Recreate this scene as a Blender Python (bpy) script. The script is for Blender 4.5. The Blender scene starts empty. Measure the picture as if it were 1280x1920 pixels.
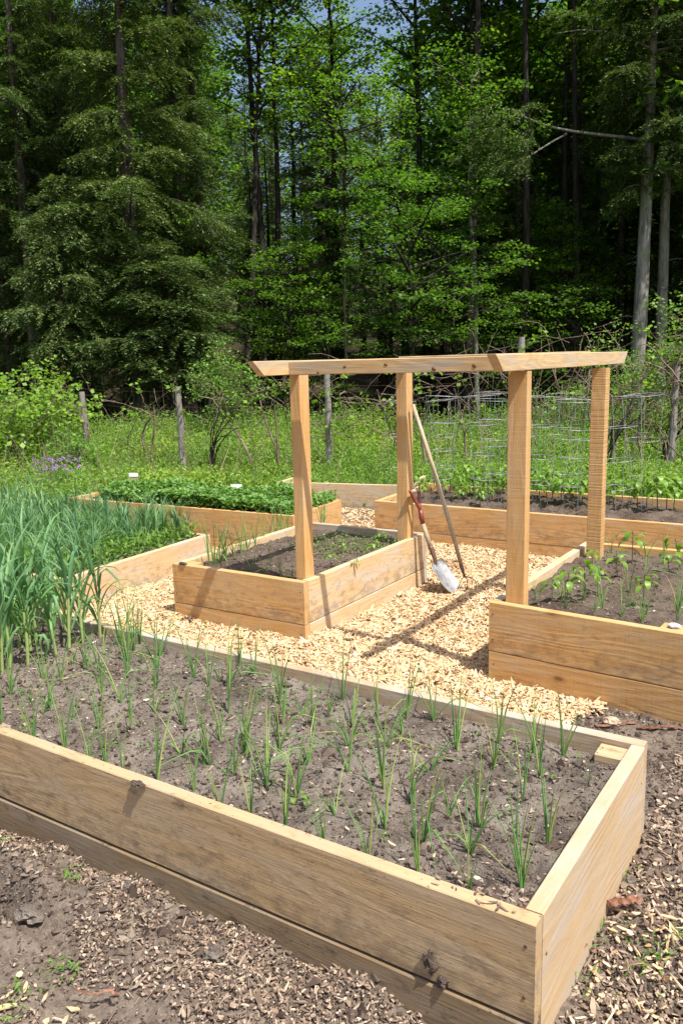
import bpy, math, random
import numpy as np
from mathutils import Vector, Matrix
random.seed(7); rng = np.random.default_rng(7)
SC = bpy.context.scene; COL = SC.collection

# ------------------------------------------------------------------ camera
F = Vector((-0.527556, 0.831656, -0.173299)); RT = Vector((0.846308, 0.532234, -0.022153)); UP = Vector((-0.073812, 0.158351, 0.984620))
FPX = 1527.06; CAM = Vector((0, 0, 1.6))
cd = bpy.data.cameras.new("camera"); cam = bpy.data.objects.new("camera", cd); COL.objects.link(cam)
cd.sensor_fit = 'HORIZONTAL'; cd.sensor_width = 36; cd.lens = 36 * FPX / 1280; cd.clip_start = 0.05; cd.clip_end = 600
cam.matrix_world = Matrix.Translation(CAM) @ Matrix((RT, UP, -F)).transposed().to_4x4()
SC.camera = cam
# ------------------------------------------------------------------ sky, sun, exposure
SUN = Vector((0.526, -0.167, 1.0)).normalized()
el = math.asin(SUN.z); az = math.atan2(SUN.x, SUN.y)
W = bpy.data.worlds.new("World"); SC.world = W; W.use_nodes = True
wn = W.node_tree.nodes; wl = W.node_tree.links; wn.clear()
sky = wn.new('ShaderNodeTexSky'); sky.sky_type = 'NISHITA'; sky.sun_disc = False
sky.sun_elevation = el; sky.sun_rotation = az; sky.air_density = 1.0; sky.dust_density = 3.0; sky.ozone_density = 1.0
bg = wn.new('ShaderNodeBackground'); bg.inputs[1].default_value = 0.135
wo = wn.new('ShaderNodeOutputWorld'); wl.new(sky.outputs[0], bg.inputs[0]); wl.new(bg.outputs[0], wo.inputs[0])
sd = bpy.data.lights.new("sun", 'SUN'); sd.energy = 4.9; sd.angle = math.radians(0.5); sd.color = (1.0, 0.965, 0.90)
sun = bpy.data.objects.new("sun", sd); COL.objects.link(sun); sun.rotation_euler = SUN.to_track_quat('Z', 'Y').to_euler()
SC.view_settings.view_transform = 'Standard'; SC.view_settings.look = 'None'; SC.view_settings.exposure = 0.52; SC.view_settings.gamma = 1
SC.cycles.max_bounces = 6; SC.cycles.transparent_max_bounces = 4; SC.cycles.transmission_bounces = 4; SC.cycles.diffuse_bounces = 3
SC.cycles.glossy_bounces = 2; SC.cycles.use_denoising = True; SC.cycles.caustics_reflective = False; SC.cycles.caustics_refractive = False
SC.render.use_persistent_data = False

def ray(px, py): return F + RT * ((px - 640) / FPX) - UP * ((py - 960) / FPX)
def at(px, py, z):            # where the ray of a photo pixel meets height z
    d = ray(px, py); return CAM + d * ((z - CAM.z) / d.z)
def atd(px, depth):           # ground point below a photo column at a given depth
    v = CAM + ray(px, 700) * depth; return Vector((v.x, v.y, 0))

# ------------------------------------------------------------------ helpers
def lin(r, g, b): return tuple(((c / 255) / 12.92 if c / 255 <= 0.04045 else ((c / 255 + 0.055) / 1.055) ** 2.4) for c in (r, g, b)) + (1,)
def _hash(ix, iy, s):
    h = (ix.astype(np.int64) * 374761393 + iy.astype(np.int64) * 668265263 + s * 144665) & 0x7fffffff
    h = ((h ^ (h >> 13)) * 1274126177) & 0x7fffffff
    return ((h ^ (h >> 16)) & 0xffff) / 65535.0
def vnoise(x, y, s=0):
    ix = np.floor(x); iy = np.floor(y); fx = x - ix; fy = y - iy; fx = fx * fx * (3 - 2 * fx); fy = fy * fy * (3 - 2 * fy)
    a = _hash(ix, iy, s); b = _hash(ix + 1, iy, s); c = _hash(ix, iy + 1, s); d = _hash(ix + 1, iy + 1, s)
    return (a * (1 - fx) + b * fx) * (1 - fy) + (c * (1 - fx) + d * fx) * fy - 0.5
def fbm(x, y, f, o=4, s=0, g=0.5):
    x = np.asarray(x, float); y = np.asarray(y, float); r = 0; a = 1.0
    for k in range(o): r = r + a * vnoise(x * f, y * f, s + k * 17); f *= 2.03; a *= g
    return r

class MB:
    def __init__(s): s.v = []; s.f = []; s.n = 0
    def add(s, v, f):
        v = np.asarray(v, float).reshape(-1, 3); s.v.append(v)
        f = np.asarray(f, np.int64); s.f.append(f + s.n); s.n += len(v)
    def mesh(s, name, mat, smooth=False):
        me = bpy.data.meshes.new(name)
        if s.n:
            v = np.concatenate(s.v); loops = np.concatenate([f.ravel() for f in s.f])
            cnt = np.concatenate([np.full(len(f), f.shape[1]) for f in s.f])
            me.vertices.add(len(v)); me.vertices.foreach_set('co', v.astype(np.float32).ravel())
            me.loops.add(len(loops)); me.loops.foreach_set('vertex_index', loops.astype(np.int32))
            me.polygons.add(len(cnt)); st = np.zeros(len(cnt), np.int32); st[1:] = np.cumsum(cnt)[:-1]
            me.polygons.foreach_set('loop_start', st)
            me.polygons.foreach_set('use_smooth', np.full(len(cnt), bool(smooth)))
            me.update(calc_edges=True)
        me.materials.append(mat)
        return me
    def build(s, name, mat, parent=None, smooth=False, loc=None):
        return link(name, s.mesh(name, mat, smooth), parent, loc)

def link(name, me, parent=None, loc=None):
    o = bpy.data.objects.new(name, me); COL.objects.link(o)
    if parent: o.parent = parent
    if loc is not None: o.location = loc
    return o
def tag(o, label=None, cat=None, group=None, kind=None):
    if label: o['label'] = label
    if cat: o['category'] = cat
    if group: o['group'] = group
    if kind: o['kind'] = kind
    return o
def thing(name, label, cat, loc=(0, 0, 0), rz=0, group=None):
    o = bpy.data.objects.new(name, None); COL.objects.link(o); o.location = loc; o.rotation_euler = (0, 0, rz)
    o.empty_display_size = 0.1
    return tag(o, label, cat, group)
def dup(root, loc, rz=0, scale=1.0, label=None, group=None, tilt=(0, 0)):
    r = root.copy(); COL.objects.link(r); r.location = loc; r.rotation_euler = (tilt[0], tilt[1], rz)
    r.scale = (scale,) * 3 if not isinstance(scale, tuple) else scale
    if label: r['label'] = label
    if group: r['group'] = group
    for ch in list(root.children):
        c = ch.copy(); COL.objects.link(c); c.parent = r
        for g in ch.children:
            d = g.copy(); COL.objects.link(d); d.parent = c
    return r

def tube(mb, pts, rad, n=6, cap=True, flat=1.0):
    pts = np.asarray(pts, float); m = len(pts); rad = np.broadcast_to(np.asarray(rad, float), (m,))
    t = np.gradient(pts, axis=0); t /= np.linalg.norm(t, axis=1)[:, None] + 1e-9
    ref = np.array([0, 0, 1.0]) if abs(t[:, 2]).mean() < 0.8 else np.array([1.0, 0, 0])
    a = np.cross(t, ref); a /= np.linalg.norm(a, axis=1)[:, None] + 1e-9; b = np.cross(t, a)
    th = np.arange(n) * 2 * math.pi / n
    ring = a[:, None, :] * np.cos(th)[None, :, None] + b[:, None, :] * (np.sin(th) * flat)[None, :, None]
    v = pts[:, None, :] + ring * rad[:, None, None]
    i = np.arange(m - 1)[:, None] * n; j = np.arange(n)[None, :]; k = (j + 1) % n
    f = np.stack([i + j, i + k, i + n + k, i + n + j], -1).reshape(-1, 4)
    mb.add(v.reshape(-1, 3), f)
    if cap:
        mb.f.append(np.array([[mb.n - m * n + q for q in range(n)][::-1]])); mb.f.append(np.array([[mb.n - n + q for q in range(n)]]))
def bez(p0, p1, p2, p3, n=10):
    t = np.linspace(0, 1, n)[:, None]; p0, p1, p2, p3 = map(lambda q: np.asarray(q, float), (p0, p1, p2, p3))
    return (1 - t) ** 3 * p0 + 3 * (1 - t) ** 2 * t * p1 + 3 * (1 - t) * t * t * p2 + t ** 3 * p3

# ------------------------------------------------------------------ materials
class NT:
    def __init__(s, name):
        s.m = bpy.data.materials.new(name); s.m.use_nodes = True; s.t = s.m.node_tree; s.t.nodes.clear()
        s.out = s.n('ShaderNodeOutputMaterial'); s.tc = s.n('ShaderNodeTexCoord')
    def n(s, ty, **k):
        o = s.t.nodes.new(ty)
        for a, b in k.items():
            if a in o.inputs.keys(): o.inputs[a].default_value = b
            else: setattr(o, a, b)
        return o
    def l(s, a, b): s.t.links.new(a, b)
    def math(s, op, a, b=None, c=None):
        o = s.n('ShaderNodeMath', operation=op)
        for i, q in enumerate((a, b, c)):
            if q is None: continue
            if isinstance(q, (int, float)): o.inputs[i].default_value = q
            else: s.l(q, o.inputs[i])
        return o.outputs[0]
    def mapping(s, vec, scale=(1, 1, 1), loc=None):
        o = s.n('ShaderNodeMapping'); s.l(vec, o.inputs['Vector']); o.inputs['Scale'].default_value = scale
        if loc is not None: s.l(loc, o.inputs['Location'])
        return o.outputs[0]
    def noise(s, vec, scale, detail=3, rough=0.5, dist=0.0):
        o = s.n('ShaderNodeTexNoise'); o.inputs['Scale'].default_value = scale; o.inputs['Detail'].default_value = detail
        o.inputs['Roughness'].default_value = rough; o.inputs['Distortion'].default_value = dist
        if vec is not None: s.l(vec, o.inputs['Vector'])
        return o.outputs[0]
    def ramp(s, fac, stops):
        o = s.n('ShaderNodeValToRGB'); e = o.color_ramp.elements
        while len(e) > 1: e.remove(e[-1])
        e[0].position = stops[0][0]; e[0].color = stops[0][1]
        for p, c in stops[1:]:
            x = e.new(p); x.color = c
        s.l(fac, o.inputs[0]); return o.outputs[0]
    def mix(s, fac, a, b, mode='MIX'):
        o = s.n('ShaderNodeMix', data_type='RGBA', blend_type=mode)
        for q, i in ((fac, 0), (a, 6), (b, 7)):
            if isinstance(q, (int, float)): o.inputs[i].default_value = q
            elif isinstance(q, tuple): o.inputs[i].default_value = q
            else: s.l(q, o.inputs[i])
        return o.outputs[2]
    def bump(s, h, strength=0.4, dist=0.002):
        o = s.n('ShaderNodeBump'); o.inputs['Strength'].default_value = strength; o.inputs['Distance'].default_value = dist
        s.l(h, o.inputs['Height']); return o.outputs[0]
    def bsdf(s, col, rough=0.8, normal=None, metal=0.0, spec=0.3):
        b = s.n('ShaderNodeBsdfPrincipled'); b.inputs['Metallic'].default_value = metal; b.inputs['Specular IOR Level'].default_value = spec
        for q, k in ((col, 'Base Color'), (rough, 'Roughness')):
            if isinstance(q, (tuple, int, float)): b.inputs[k].default_value = q
            else: s.l(q, b.inputs[k])
        if normal is not None: s.l(normal, b.inputs['Normal'])
        return b.outputs[0]
    def done(s, sh): s.l(sh, s.out.inputs[0]); return s.m

def G(v): return (v, v, v, 1)
def wood(name, base, dark, grain, grey=(0.4, 0.36, 0.3, 1), grey_amt=0.3, mud=0.0, saw=0.0, rough=0.75, knots=True, splash=0.0):
    """Boards cut along local X: cathedral grain, fibre, knots, weathering."""
    n = NT(name); oi = n.n('ShaderNodeObjectInfo')
    cmb = n.n('ShaderNodeCombineXYZ')
    for i, k in enumerate((37.0, 11.0, 19.0)): n.l(n.math('MULTIPLY', oi.outputs['Random'], k), cmb.inputs[i])
    P = n.mapping(n.tc.outputs['Object'], (1, 1, 1), cmb.outputs[0])
    fld = n.noise(n.mapping(P, (0.9, 5.5, 5.5)), 1.0, 2, 0.45, 0.3)
    sx = n.n('ShaderNodeSeparateXYZ'); n.l(P, sx.inputs[0])
    # knots
    kv = n.n('ShaderNodeTexVoronoi'); kv.inputs['Scale'].default_value = 1.0; n.l(n.mapping(P, (2.1, 0.01, 5.0)), kv.inputs['Vector'])
    kd = kv.outputs['Distance']
    ring = n.math('ADD', n.math('MULTIPLY', fld, 11.0), n.math('MULTIPLY', sx.outputs[2], 9.0))
    if knots: ring = n.math('ADD', ring, n.math('DIVIDE', 0.10, n.math('ADD', kd, 0.06)))
    rg = n.math('PINGPONG', ring, 0.5)
    rg = n.math('MULTIPLY', rg, 2.0)
    fib = n.noise(n.mapping(P, (6, 160, 160)), 1.0, 3, 0.6)
    pat = n.noise(n.mapping(P, (1.3, 4, 4)), 1.6, 4, 0.6)
    c = n.mix(n.ramp(rg, [(0.0, G(0)), (0.62, G(0.1)), (0.93, G(0.62))]), base, grain)
    c = n.mix(n.ramp(fib, [(0.35, G(0.55)), (0.6, G(0))]), c, dark)
    c = n.mix(n.ramp(pat, [(0.4, G(0)), (0.75, G(0.6))]), c, dark)
    # weathering patches
    gp = n.noise(n.mapping(P, (1.6, 2.5, 7)), 1.7, 5, 0.65)
    c = n.mix(n.math('MULTIPLY', n.ramp(gp, [(0.42, G(0)), (0.66, G(1))]), grey_amt), c, grey)
    if knots:
        c = n.mix(n.ramp(kd, [(0.035, G(0.9)), (0.062, G(0.35)), (0.12, G(0))]), c, (dark[0] * 0.35, dark[1] * 0.28, dark[2] * 0.25, 1))
    if mud > 0:
        mp = n.noise(n.mapping(P, (3.5, 6, 9)), 2.6, 6, 0.7)
        c = n.mix(n.math('MULTIPLY', n.ramp(mp, [(0.56, G(0)), (0.72, G(1))]), mud), c, (0.06, 0.045, 0.032, 1))
        sp = n.noise(n.mapping(P, (9, 9, 16)), 7.0, 3, 0.5)
        c = n.mix(n.math('MULTIPLY', n.ramp(sp, [(0.66, G(0)), (0.72, G(1))]), mud), c, (0.045, 0.035, 0.025, 1))
    if splash > 0:      # earth thrown up against the foot of the boards
        so = n.n('ShaderNodeSeparateXYZ'); n.l(n.tc.outputs['Object'], so.inputs[0])
        sn = n.noise(n.mapping(P, (5, 9, 9)), 3.0, 5, 0.7)
        c = n.mix(n.math('MULTIPLY', n.ramp(n.math('SUBTRACT', sn, n.math('MULTIPLY', so.outputs[2], 0.9)), [(0.38, G(0)), (0.56, G(1))]), splash * 0.6), c, (0.16, 0.115, 0.075, 1))
    c = n.mix(n.math('MULTIPLY', n.math('SUBTRACT', oi.outputs['Random'], 0.5), 0.5), c, (dark[0] * 0.9, dark[1] * 0.85, dark[2] * 0.8, 1))
    h = n.math('ADD', n.math('MULTIPLY', fib, 0.7), n.math('MULTIPLY', rg, 0.5))
    if saw > 0:
        sw = n.noise(n.mapping(P, (130, 3, 3)), 1.0, 2, 0.5); h = n.math('ADD', h, n.math('MULTIPLY', sw, saw * 2))
        c = n.mix(n.math('MULTIPLY', n.ramp(sw, [(0.4, G(0)), (0.62, G(1))]), saw * 0.28), c, dark)
    nb = n.noise(n.mapping(P, (30, 120, 120)), 1.0, 3, 0.6)
    h = n.math('ADD', h, n.math('MULTIPLY', nb, 0.5))
    return n.done(n.bsdf(c, rough, n.bump(h, 0.55, 0.0025)))

M = {}
M['cedar'] = wood('fresh_lumber', (0.655, 0.395, 0.16, 1), (0.47, 0.245, 0.08, 1), (0.54, 0.295, 0.105, 1), (0.55, 0.41, 0.25, 1), 0.55, saw=0.35, splash=0.8)
M['cedar2'] = wood('sawn_post_lumber', (0.665, 0.405, 0.16, 1), (0.48, 0.25, 0.08, 1), (0.55, 0.30, 0.11, 1), (0.56, 0.42, 0.25, 1), 0.6, saw=0.3)
M['cedar_saw'] = wood('rough_sawn_lumber', (0.64, 0.41, 0.18, 1), (0.42, 0.22, 0.075, 1), (0.52, 0.30, 0.11, 1), (0.52, 0.36, 0.19, 1), 0.4, saw=1.2, knots=False)
M['pale'] = wood('pale_lumber', (0.66, 0.47, 0.26, 1), (0.49, 0.32, 0.155, 1), (0.56, 0.37, 0.19, 1), (0.53, 0.46, 0.37, 1), 0.85, splash=0.8)
M['beam'] = wood('beam_lumber', (0.68, 0.47, 0.24, 1), (0.44, 0.27, 0.11, 1), (0.54, 0.35, 0.16, 1), (0.42, 0.38, 0.31, 1), 0.8)
M['old'] = wood('weathered_lumber', (0.56, 0.395, 0.215, 1), (0.40, 0.265, 0.135, 1), (0.46, 0.305, 0.15, 1), (0.45, 0.355, 0.245, 1), 0.8, mud=0.8, splash=0.9)
M['old_low'] = wood('muddy_lumber', (0.30, 0.21, 0.12, 1), (0.18, 0.12, 0.065, 1), (0.21, 0.135, 0.07, 1), (0.26, 0.21, 0.155, 1), 0.7, mud=1.0)
M['grey_top'] = wood('weathered_grey_lumber', (0.52, 0.39, 0.25, 1), (0.36, 0.25, 0.15, 1), (0.42, 0.29, 0.17, 1), (0.46, 0.43, 0.38, 1), 1.0, mud=0.25)
M['side_old'] = wood('bleached_board', (0.56, 0.415, 0.25, 1), (0.44, 0.30, 0.165, 1), (0.51, 0.36, 0.205, 1), (0.48, 0.42, 0.35, 1), 0.9, knots=False)
M['greywood'] = wood('silver_grey_post', (0.34, 0.31, 0.28, 1), (0.13, 0.11, 0.10, 1), (0.2, 0.18, 0.16, 1), (0.3, 0.28, 0.26, 1), 0.5)
M['handle'] = wood('ash_handle', (0.50, 0.40, 0.26, 1), (0.30, 0.23, 0.14, 1), (0.36, 0.28, 0.17, 1), (0.42, 0.38, 0.32, 1), 0.6, knots=False)

def soil_mat(name, a, b, c):
    n = NT(name); P = n.tc.outputs['Object']
    f1 = n.noise(P, 3.5, 5, 0.6); f2 = n.noise(P, 60, 5, 0.7); f3 = n.noise(P, 260, 2, 0.6)
    col = n.mix(n.ramp(f2, [(0.3, G(0)), (0.7, G(1))]), a, b)
    col = n.mix(n.ramp(f1, [(0.38, G(0)), (0.60, G(0.85))]), col, c)
    col = n.mix(n.ramp(f3, [(0.3, G(0.6)), (0.55, G(0))]), col, (a[0] * 0.35, a[1] * 0.35, a[2] * 0.35, 1))
    col = n.mix(n.ramp(f3, [(0.66, G(0)), (0.75, G(0.3))]), col, (c[0] * 1.4, c[1] * 1.4, c[2] * 1.4, 1))
    h = n.math('ADD', f2, n.math('MULTIPLY', f3, 0.6))
    return n.done(n.bsdf(col, 0.95, n.bump(h, 0.9, 0.008), spec=0.1))
M['soil'] = soil_mat('garden_soil', (0.064, 0.050, 0.041, 1), (0.165, 0.133, 0.108, 1), (0.26, 0.222, 0.182, 1))
M['soil_dark'] = soil_mat('dark_garden_soil', (0.06, 0.042, 0.032, 1), (0.13, 0.095, 0.07, 1), (0.17, 0.13, 0.10, 1))

def island_mat(name, stops, rough=0.8, spec=0.2, trans=0.0, tcol=None, hue=0.0, detail=0.25, nscale=120):
    n = NT(name); g = n.n('ShaderNodeNewGeometry'); oi = n.n('ShaderNodeObjectInfo')
    r = g.outputs['Random Per Island']
    c = n.ramp(r, stops)
    ns = n.noise(n.tc.outputs['Object'], nscale, 3, 0.6)
    c = n.mix(n.math('MULTIPLY', n.ramp(ns, [(0.35, G(1)), (0.65, G(0))]), detail), c, tuple(q * 0.45 for q in stops[0][1][:3]) + (1,))
    if hue: c = n.mix(n.math('MULTIPLY', oi.outputs['Random'], hue), c, n.mix(1.0, c, (1.7, 1.5, 1.2, 1), 'MULTIPLY'))
    sh = n.bsdf(c, rough, None, spec=spec)
    if trans:
        t = n.n('ShaderNodeBsdfTranslucent'); n.l(n.mix(1.0, c, tcol or (1.3, 1.5, 0.7, 1), 'MULTIPLY'), t.inputs[0])
        m = n.n('ShaderNodeMixShader'); m.inputs[0].default_value = trans; n.l(sh, m.inputs[1]); n.l(t.outputs[0], m.inputs[2]); sh = m.outputs[0]
    return n.done(sh)
M['chips'] = island_mat('fresh_wood_chips', [(0, (0.30, 0.17, 0.08, 1)), (0.08, (0.52, 0.33, 0.17, 1)), (0.25, (0.66, 0.45, 0.25, 1)), (0.6, (0.76, 0.56, 0.33, 1)), (0.92, (0.80, 0.65, 0.44, 1)), (0.965, (0.36, 0.20, 0.11, 1))], 0.85, nscale=60)
M['mulch'] = island_mat('old_wood_mulch', [(0, (0.08, 0.057, 0.043, 1)), (0.3, (0.18, 0.128, 0.094, 1)), (0.6, (0.31, 0.225, 0.165, 1)), (0.85, (0.46, 0.345, 0.25, 1)), (0.97, (0.60, 0.48, 0.36, 1))], 0.9, nscale=60)
M['crumb'] = island_mat('soil_crumbs', [(0, (0.05, 0.035, 0.028, 1)), (0.6, (0.15, 0.11, 0.085, 1)), (0.95, (0.26, 0.21, 0.16, 1)), (1.0, (0.4, 0.33, 0.25, 1))], 0.95, nscale=200)
M['perlite'] = island_mat('white_grit', [(0, (0.5, 0.47, 0.42, 1)), (1, (0.82, 0.8, 0.76, 1))], 0.8)
M['onion'] = island_mat('onion_leaf', [(0, (0.105, 0.25, 0.075, 1)), (0.5, (0.16, 0.345, 0.09, 1)), (0.88, (0.25, 0.42, 0.10, 1)), (1, (0.44, 0.42, 0.15, 1))], 0.45, 0.5, 0.3, (1.2, 1.4, 0.6, 1), 0.3, 0.15, 40)
M['garlic'] = island_mat('garlic_leaf', [(0, (0.08, 0.185, 0.09, 1)), (0.5, (0.135, 0.28, 0.12, 1)), (0.85, (0.21, 0.36, 0.11, 1)), (1, (0.34, 0.39, 0.13, 1))], 0.5, 0.45, 0.32, (1.2, 1.5, 0.6, 1), 0.3, 0.15, 30)
M['leek'] = island_mat('leek_leaf', [(0, (0.085, 0.19, 0.10, 1)), (0.5, (0.14, 0.285, 0.135, 1)), (0.85, (0.22, 0.385, 0.14, 1)), (1, (0.32, 0.38, 0.15, 1))], 0.5, 0.45, 0.32, (1.2, 1.5, 0.6, 1), 0.3, 0.15, 30)
M['garlic_stem'] = island_mat('garlic_stem', [(0, (0.26, 0.36, 0.10, 1)), (1, (0.40, 0.46, 0.18, 1))], 0.5, 0.4, 0.1, None, 0, 0.2, 30)
M['pepper'] = island_mat('pepper_leaf', [(0, (0.13, 0.26, 0.03, 1)), (1, (0.22, 0.38, 0.05, 1))], 0.4, 0.5, 0.4, (1.3, 1.4, 0.5, 1), 0.2, 0.1, 60)
M['stem'] = island_mat('plant_stem', [(0, (0.09, 0.10, 0.04, 1)), (1, (0.14, 0.13, 0.06, 1))], 0.6)
M['meadow'] = island_mat('meadow_leaf', [(0, (0.11, 0.20, 0.035, 1)), (0.4, (0.18, 0.32, 0.055, 1)), (0.8, (0.27, 0.41, 0.075, 1)), (1, (0.38, 0.48, 0.11, 1))], 0.55, 0.35, 0.4, (1.3, 1.5, 0.5, 1), 0, 0.15, 10)
M['straw'] = island_mat('strawberry_leaf', [(0, (0.11, 0.22, 0.05, 1)), (0.6, (0.17, 0.32, 0.075, 1)), (1, (0.27, 0.42, 0.11, 1))], 0.5, 0.4, 0.35, (1.3, 1.5, 0.5, 1), 0, 0.15, 40)
M['weed'] = island_mat('weed_leaf', [(0, (0.10, 0.21, 0.035, 1)), (1, (0.20, 0.35, 0.06, 1))], 0.55, 0.35, 0.4, (1.3, 1.5, 0.5, 1), 0, 0.15, 40)
M['grape'] = island_mat('vine_leaf', [(0, (0.12, 0.23, 0.03, 1)), (0.6, (0.20, 0.35, 0.05, 1)), (1, (0.30, 0.43, 0.08, 1))], 0.5, 0.35, 0.45, (1.3, 1.4, 0.5, 1), 0.2, 0.15, 30)
M['shrub'] = island_mat('shrub_leaf', [(0, (0.10, 0.19, 0.04, 1)), (0.6, (0.16, 0.29, 0.055, 1)), (1, (0.25, 0.39, 0.08, 1))], 0.5, 0.35, 0.4, (1.3, 1.4, 0.5, 1), 0.2, 0.15, 30)
M['hemlock'] = island_mat('hemlock_needles', [(0, (0.038, 0.072, 0.022, 1)), (0.5, (0.074, 0.122, 0.036, 1)), (0.9, (0.14, 0.19, 0.058, 1)), (1, (0.19, 0.24, 0.09, 1))], 0.6, 0.25, 0.22, (1.2, 1.4, 0.5, 1), 0.5, 0.1, 10)
M['maple'] = island_mat('maple_leaf', [(0, (0.038, 0.085, 0.014, 1)), (0.5, (0.072, 0.145, 0.022, 1)), (1, (0.14, 0.235, 0.036, 1))], 0.5, 0.3, 0.5, (1.4, 1.7, 0.6, 1), 0.5, 0.1, 10)
M['herb'] = island_mat('herb_leaf', [(0, (0.15, 0.25, 0.035, 1)), (0.6, (0.25, 0.37, 0.055, 1)), (1, (0.36, 0.46, 0.09, 1))], 0.55, 0.3, 0.4, (1.3, 1.4, 0.5, 1), 0, 0.15, 10)
M['dry'] = island_mat('dry_stalk', [(0, (0.25, 0.19, 0.11, 1)), (1, (0.48, 0.40, 0.26, 1))], 0.9)
M['maple_backlit'] = island_mat('backlit_maple_leaf', [(0, (0.085, 0.155, 0.02, 1)), (0.5, (0.145, 0.25, 0.03, 1)), (1, (0.24, 0.36, 0.05, 1))], 0.5, 0.3, 0.5, (1.5, 1.7, 0.6, 1), 0.3, 0.1, 10)  # maple leaf copy brightened, backlight put into its colour
M['chive_flower'] = island_mat('chive_flower', [(0, (0.30, 0.17, 0.36, 1)), (1, (0.46, 0.32, 0.50, 1))], 0.7)
M['bark'] = None
def bark(name, a, b, moss=None):
    n = NT(name); P = n.tc.outputs['Object']
    f = n.noise(n.mapping(P, (14, 14, 2.2)), 1.0, 5, 0.65, 0.6); g = n.noise(P, 3, 4, 0.6)
    c = n.mix(n.ramp(f, [(0.36, G(0)), (0.62, G(1))]), a, b)
    if moss: c = n.mix(n.ramp(g, [(0.5, G(0)), (0.62, G(0.8))]), c, moss)
    return n.done(n.bsdf(c, 0.95, n.bump(f, 1.0, 0.03), spec=0.1))
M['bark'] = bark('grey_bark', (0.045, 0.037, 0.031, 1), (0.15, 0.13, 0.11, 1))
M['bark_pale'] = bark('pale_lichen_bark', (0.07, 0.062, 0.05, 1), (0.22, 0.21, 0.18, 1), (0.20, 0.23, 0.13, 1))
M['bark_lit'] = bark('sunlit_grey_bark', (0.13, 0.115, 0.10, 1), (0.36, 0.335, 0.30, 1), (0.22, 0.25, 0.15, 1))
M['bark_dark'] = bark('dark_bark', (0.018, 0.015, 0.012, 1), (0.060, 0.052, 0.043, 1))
M['vine'] = bark('vine_bark', (0.12, 0.08, 0.06, 1), (0.30, 0.22, 0.18, 1))
def flat(name, col, rough=0.5, metal=0.0, spec=0.4, ns=0.0, dark=None, sc=20):
    n = NT(name); c = col
    if ns:
        f = n.noise(n.tc.outputs['Object'], sc, 5, 0.65); c = n.mix(n.math('MULTIPLY', n.ramp(f, [(0.45, G(0)), (0.65, G(1))]), ns), col, dark)
    return n.done(n.bsdf(c, rough, None, metal, spec))
M['steel'] = flat('worn_steel', (0.60, 0.59, 0.57, 1), 0.42, 0.75, 0.5, 0.8, (0.28, 0.24, 0.20, 1), 18)
M['socket'] = flat('brown_steel', (0.14, 0.085, 0.06, 1), 0.55, 0.4, 0.4, 0.6, (0.25, 0.15, 0.10, 1), 40)
M['red'] = flat('red_paint', (0.24, 0.05, 0.03, 1), 0.4, 0.0, 0.5, 0.8, (0.13, 0.025, 0.02, 1), 40)
M['wire'] = flat('galvanised_wire', (0.42, 0.43, 0.43, 1), 0.4, 0.5, 0.5, 0.3, (0.3, 0.3, 0.3, 1), 30)
M['wire_g'] = flat('green_wire', (0.10, 0.20, 0.15, 1), 0.5, 0.1, 0.5)
M['white'] = flat('white_plastic', (0.8, 0.8, 0.78, 1), 0.4)
M['label_body'] = flat('faded_seed_label', (0.35, 0.36, 0.16, 1), 0.5, ns=0.5, dark=(0.2, 0.24, 0.1, 1))
M['stone'] = flat('pale_stone', (0.66, 0.64, 0.60, 1), 0.9, ns=0.6, dark=(0.45, 0.42, 0.38, 1))

# ------------------------------------------------------------------ terrain
def gz(x, y):
    x = np.asarray(x, float); y = np.asarray(y, float)
    near = np.clip((2.75 - y) / 0.6, 0, 1)
    z = -0.025 * near + fbm(x, y, 1.1, 3, 5) * 0.035
    z = z + near * (fbm(x, y, 5, 5, 9, 0.6) * 0.05)
    z = z + (1 - near) * fbm(x, y, 7, 4, 3, 0.6) * 0.016
    # clod ridge with a hollow in front of it, lower left
    d = (y - 1.43) + 0.12 * (x + 2.1); m = np.exp(-((x + 2.25) / 0.33) ** 2)
    z = z + m * (0.055 * np.exp(-((d - 0.05) / 0.055) ** 2) - 0.11 * np.exp(-((d + 0.055) / 0.045) ** 2))
    z = z - 0.07 * np.exp(-((x + 2.75) / 0.28) ** 2 - ((y - 1.62) / 0.12) ** 2)
    # rise added far behind the wood to close off low sky light
    dist = np.hypot(x, y); z = z + np.clip(dist - 36, 0, 80) * 0.2 + np.clip((y - 9), 0, 12) * 0.012
    return z
def axis(lo, hi, step, ext, grow=1.16):
    a = list(np.arange(lo, hi, step)); s = step; r = [a[-1]]; l = [a[0]]
    while r[-1] < ext: s *= grow; r.append(r[-1] + min(s, 6))
    s = step
    while l[-1] > -ext: s *= grow; l.append(l[-1] - min(s, 6))
    return np.array(l[::-1][:-1] + a + r[1:])
xs = axis(-5.0, 1.6, 0.025, 170); ys = axis(0.4, 8.6, 0.025, 170)
X, Y = np.meshgrid(xs, ys); Z = gz(X, Y); nx, ny = len(xs), len(ys)
i, j = np.meshgrid(np.arange(nx - 1), np.arange(ny - 1)); q = (j * nx + i).ravel()
g = MB(); g.add(np.stack([X, Y, Z], -1).reshape(-1, 3), np.stack([q, q + 1, q + nx + 1, q + nx], -1))
n = NT('ground_earth'); P = n.tc.outputs['Object']; sp = n.n('ShaderNodeSeparateXYZ'); n.l(P, sp.inputs[0])
f1 = n.noise(P, 2.2, 5, 0.65); f2 = n.noise(P, 38, 5, 0.7); f3 = n.noise(P, 150, 3, 0.7)
dirt = n.mix(n.ramp(f2, [(0.3, G(0)), (0.7, G(1))]), (0.09, 0.069, 0.054, 1), (0.235, 0.187, 0.146, 1))
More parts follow.
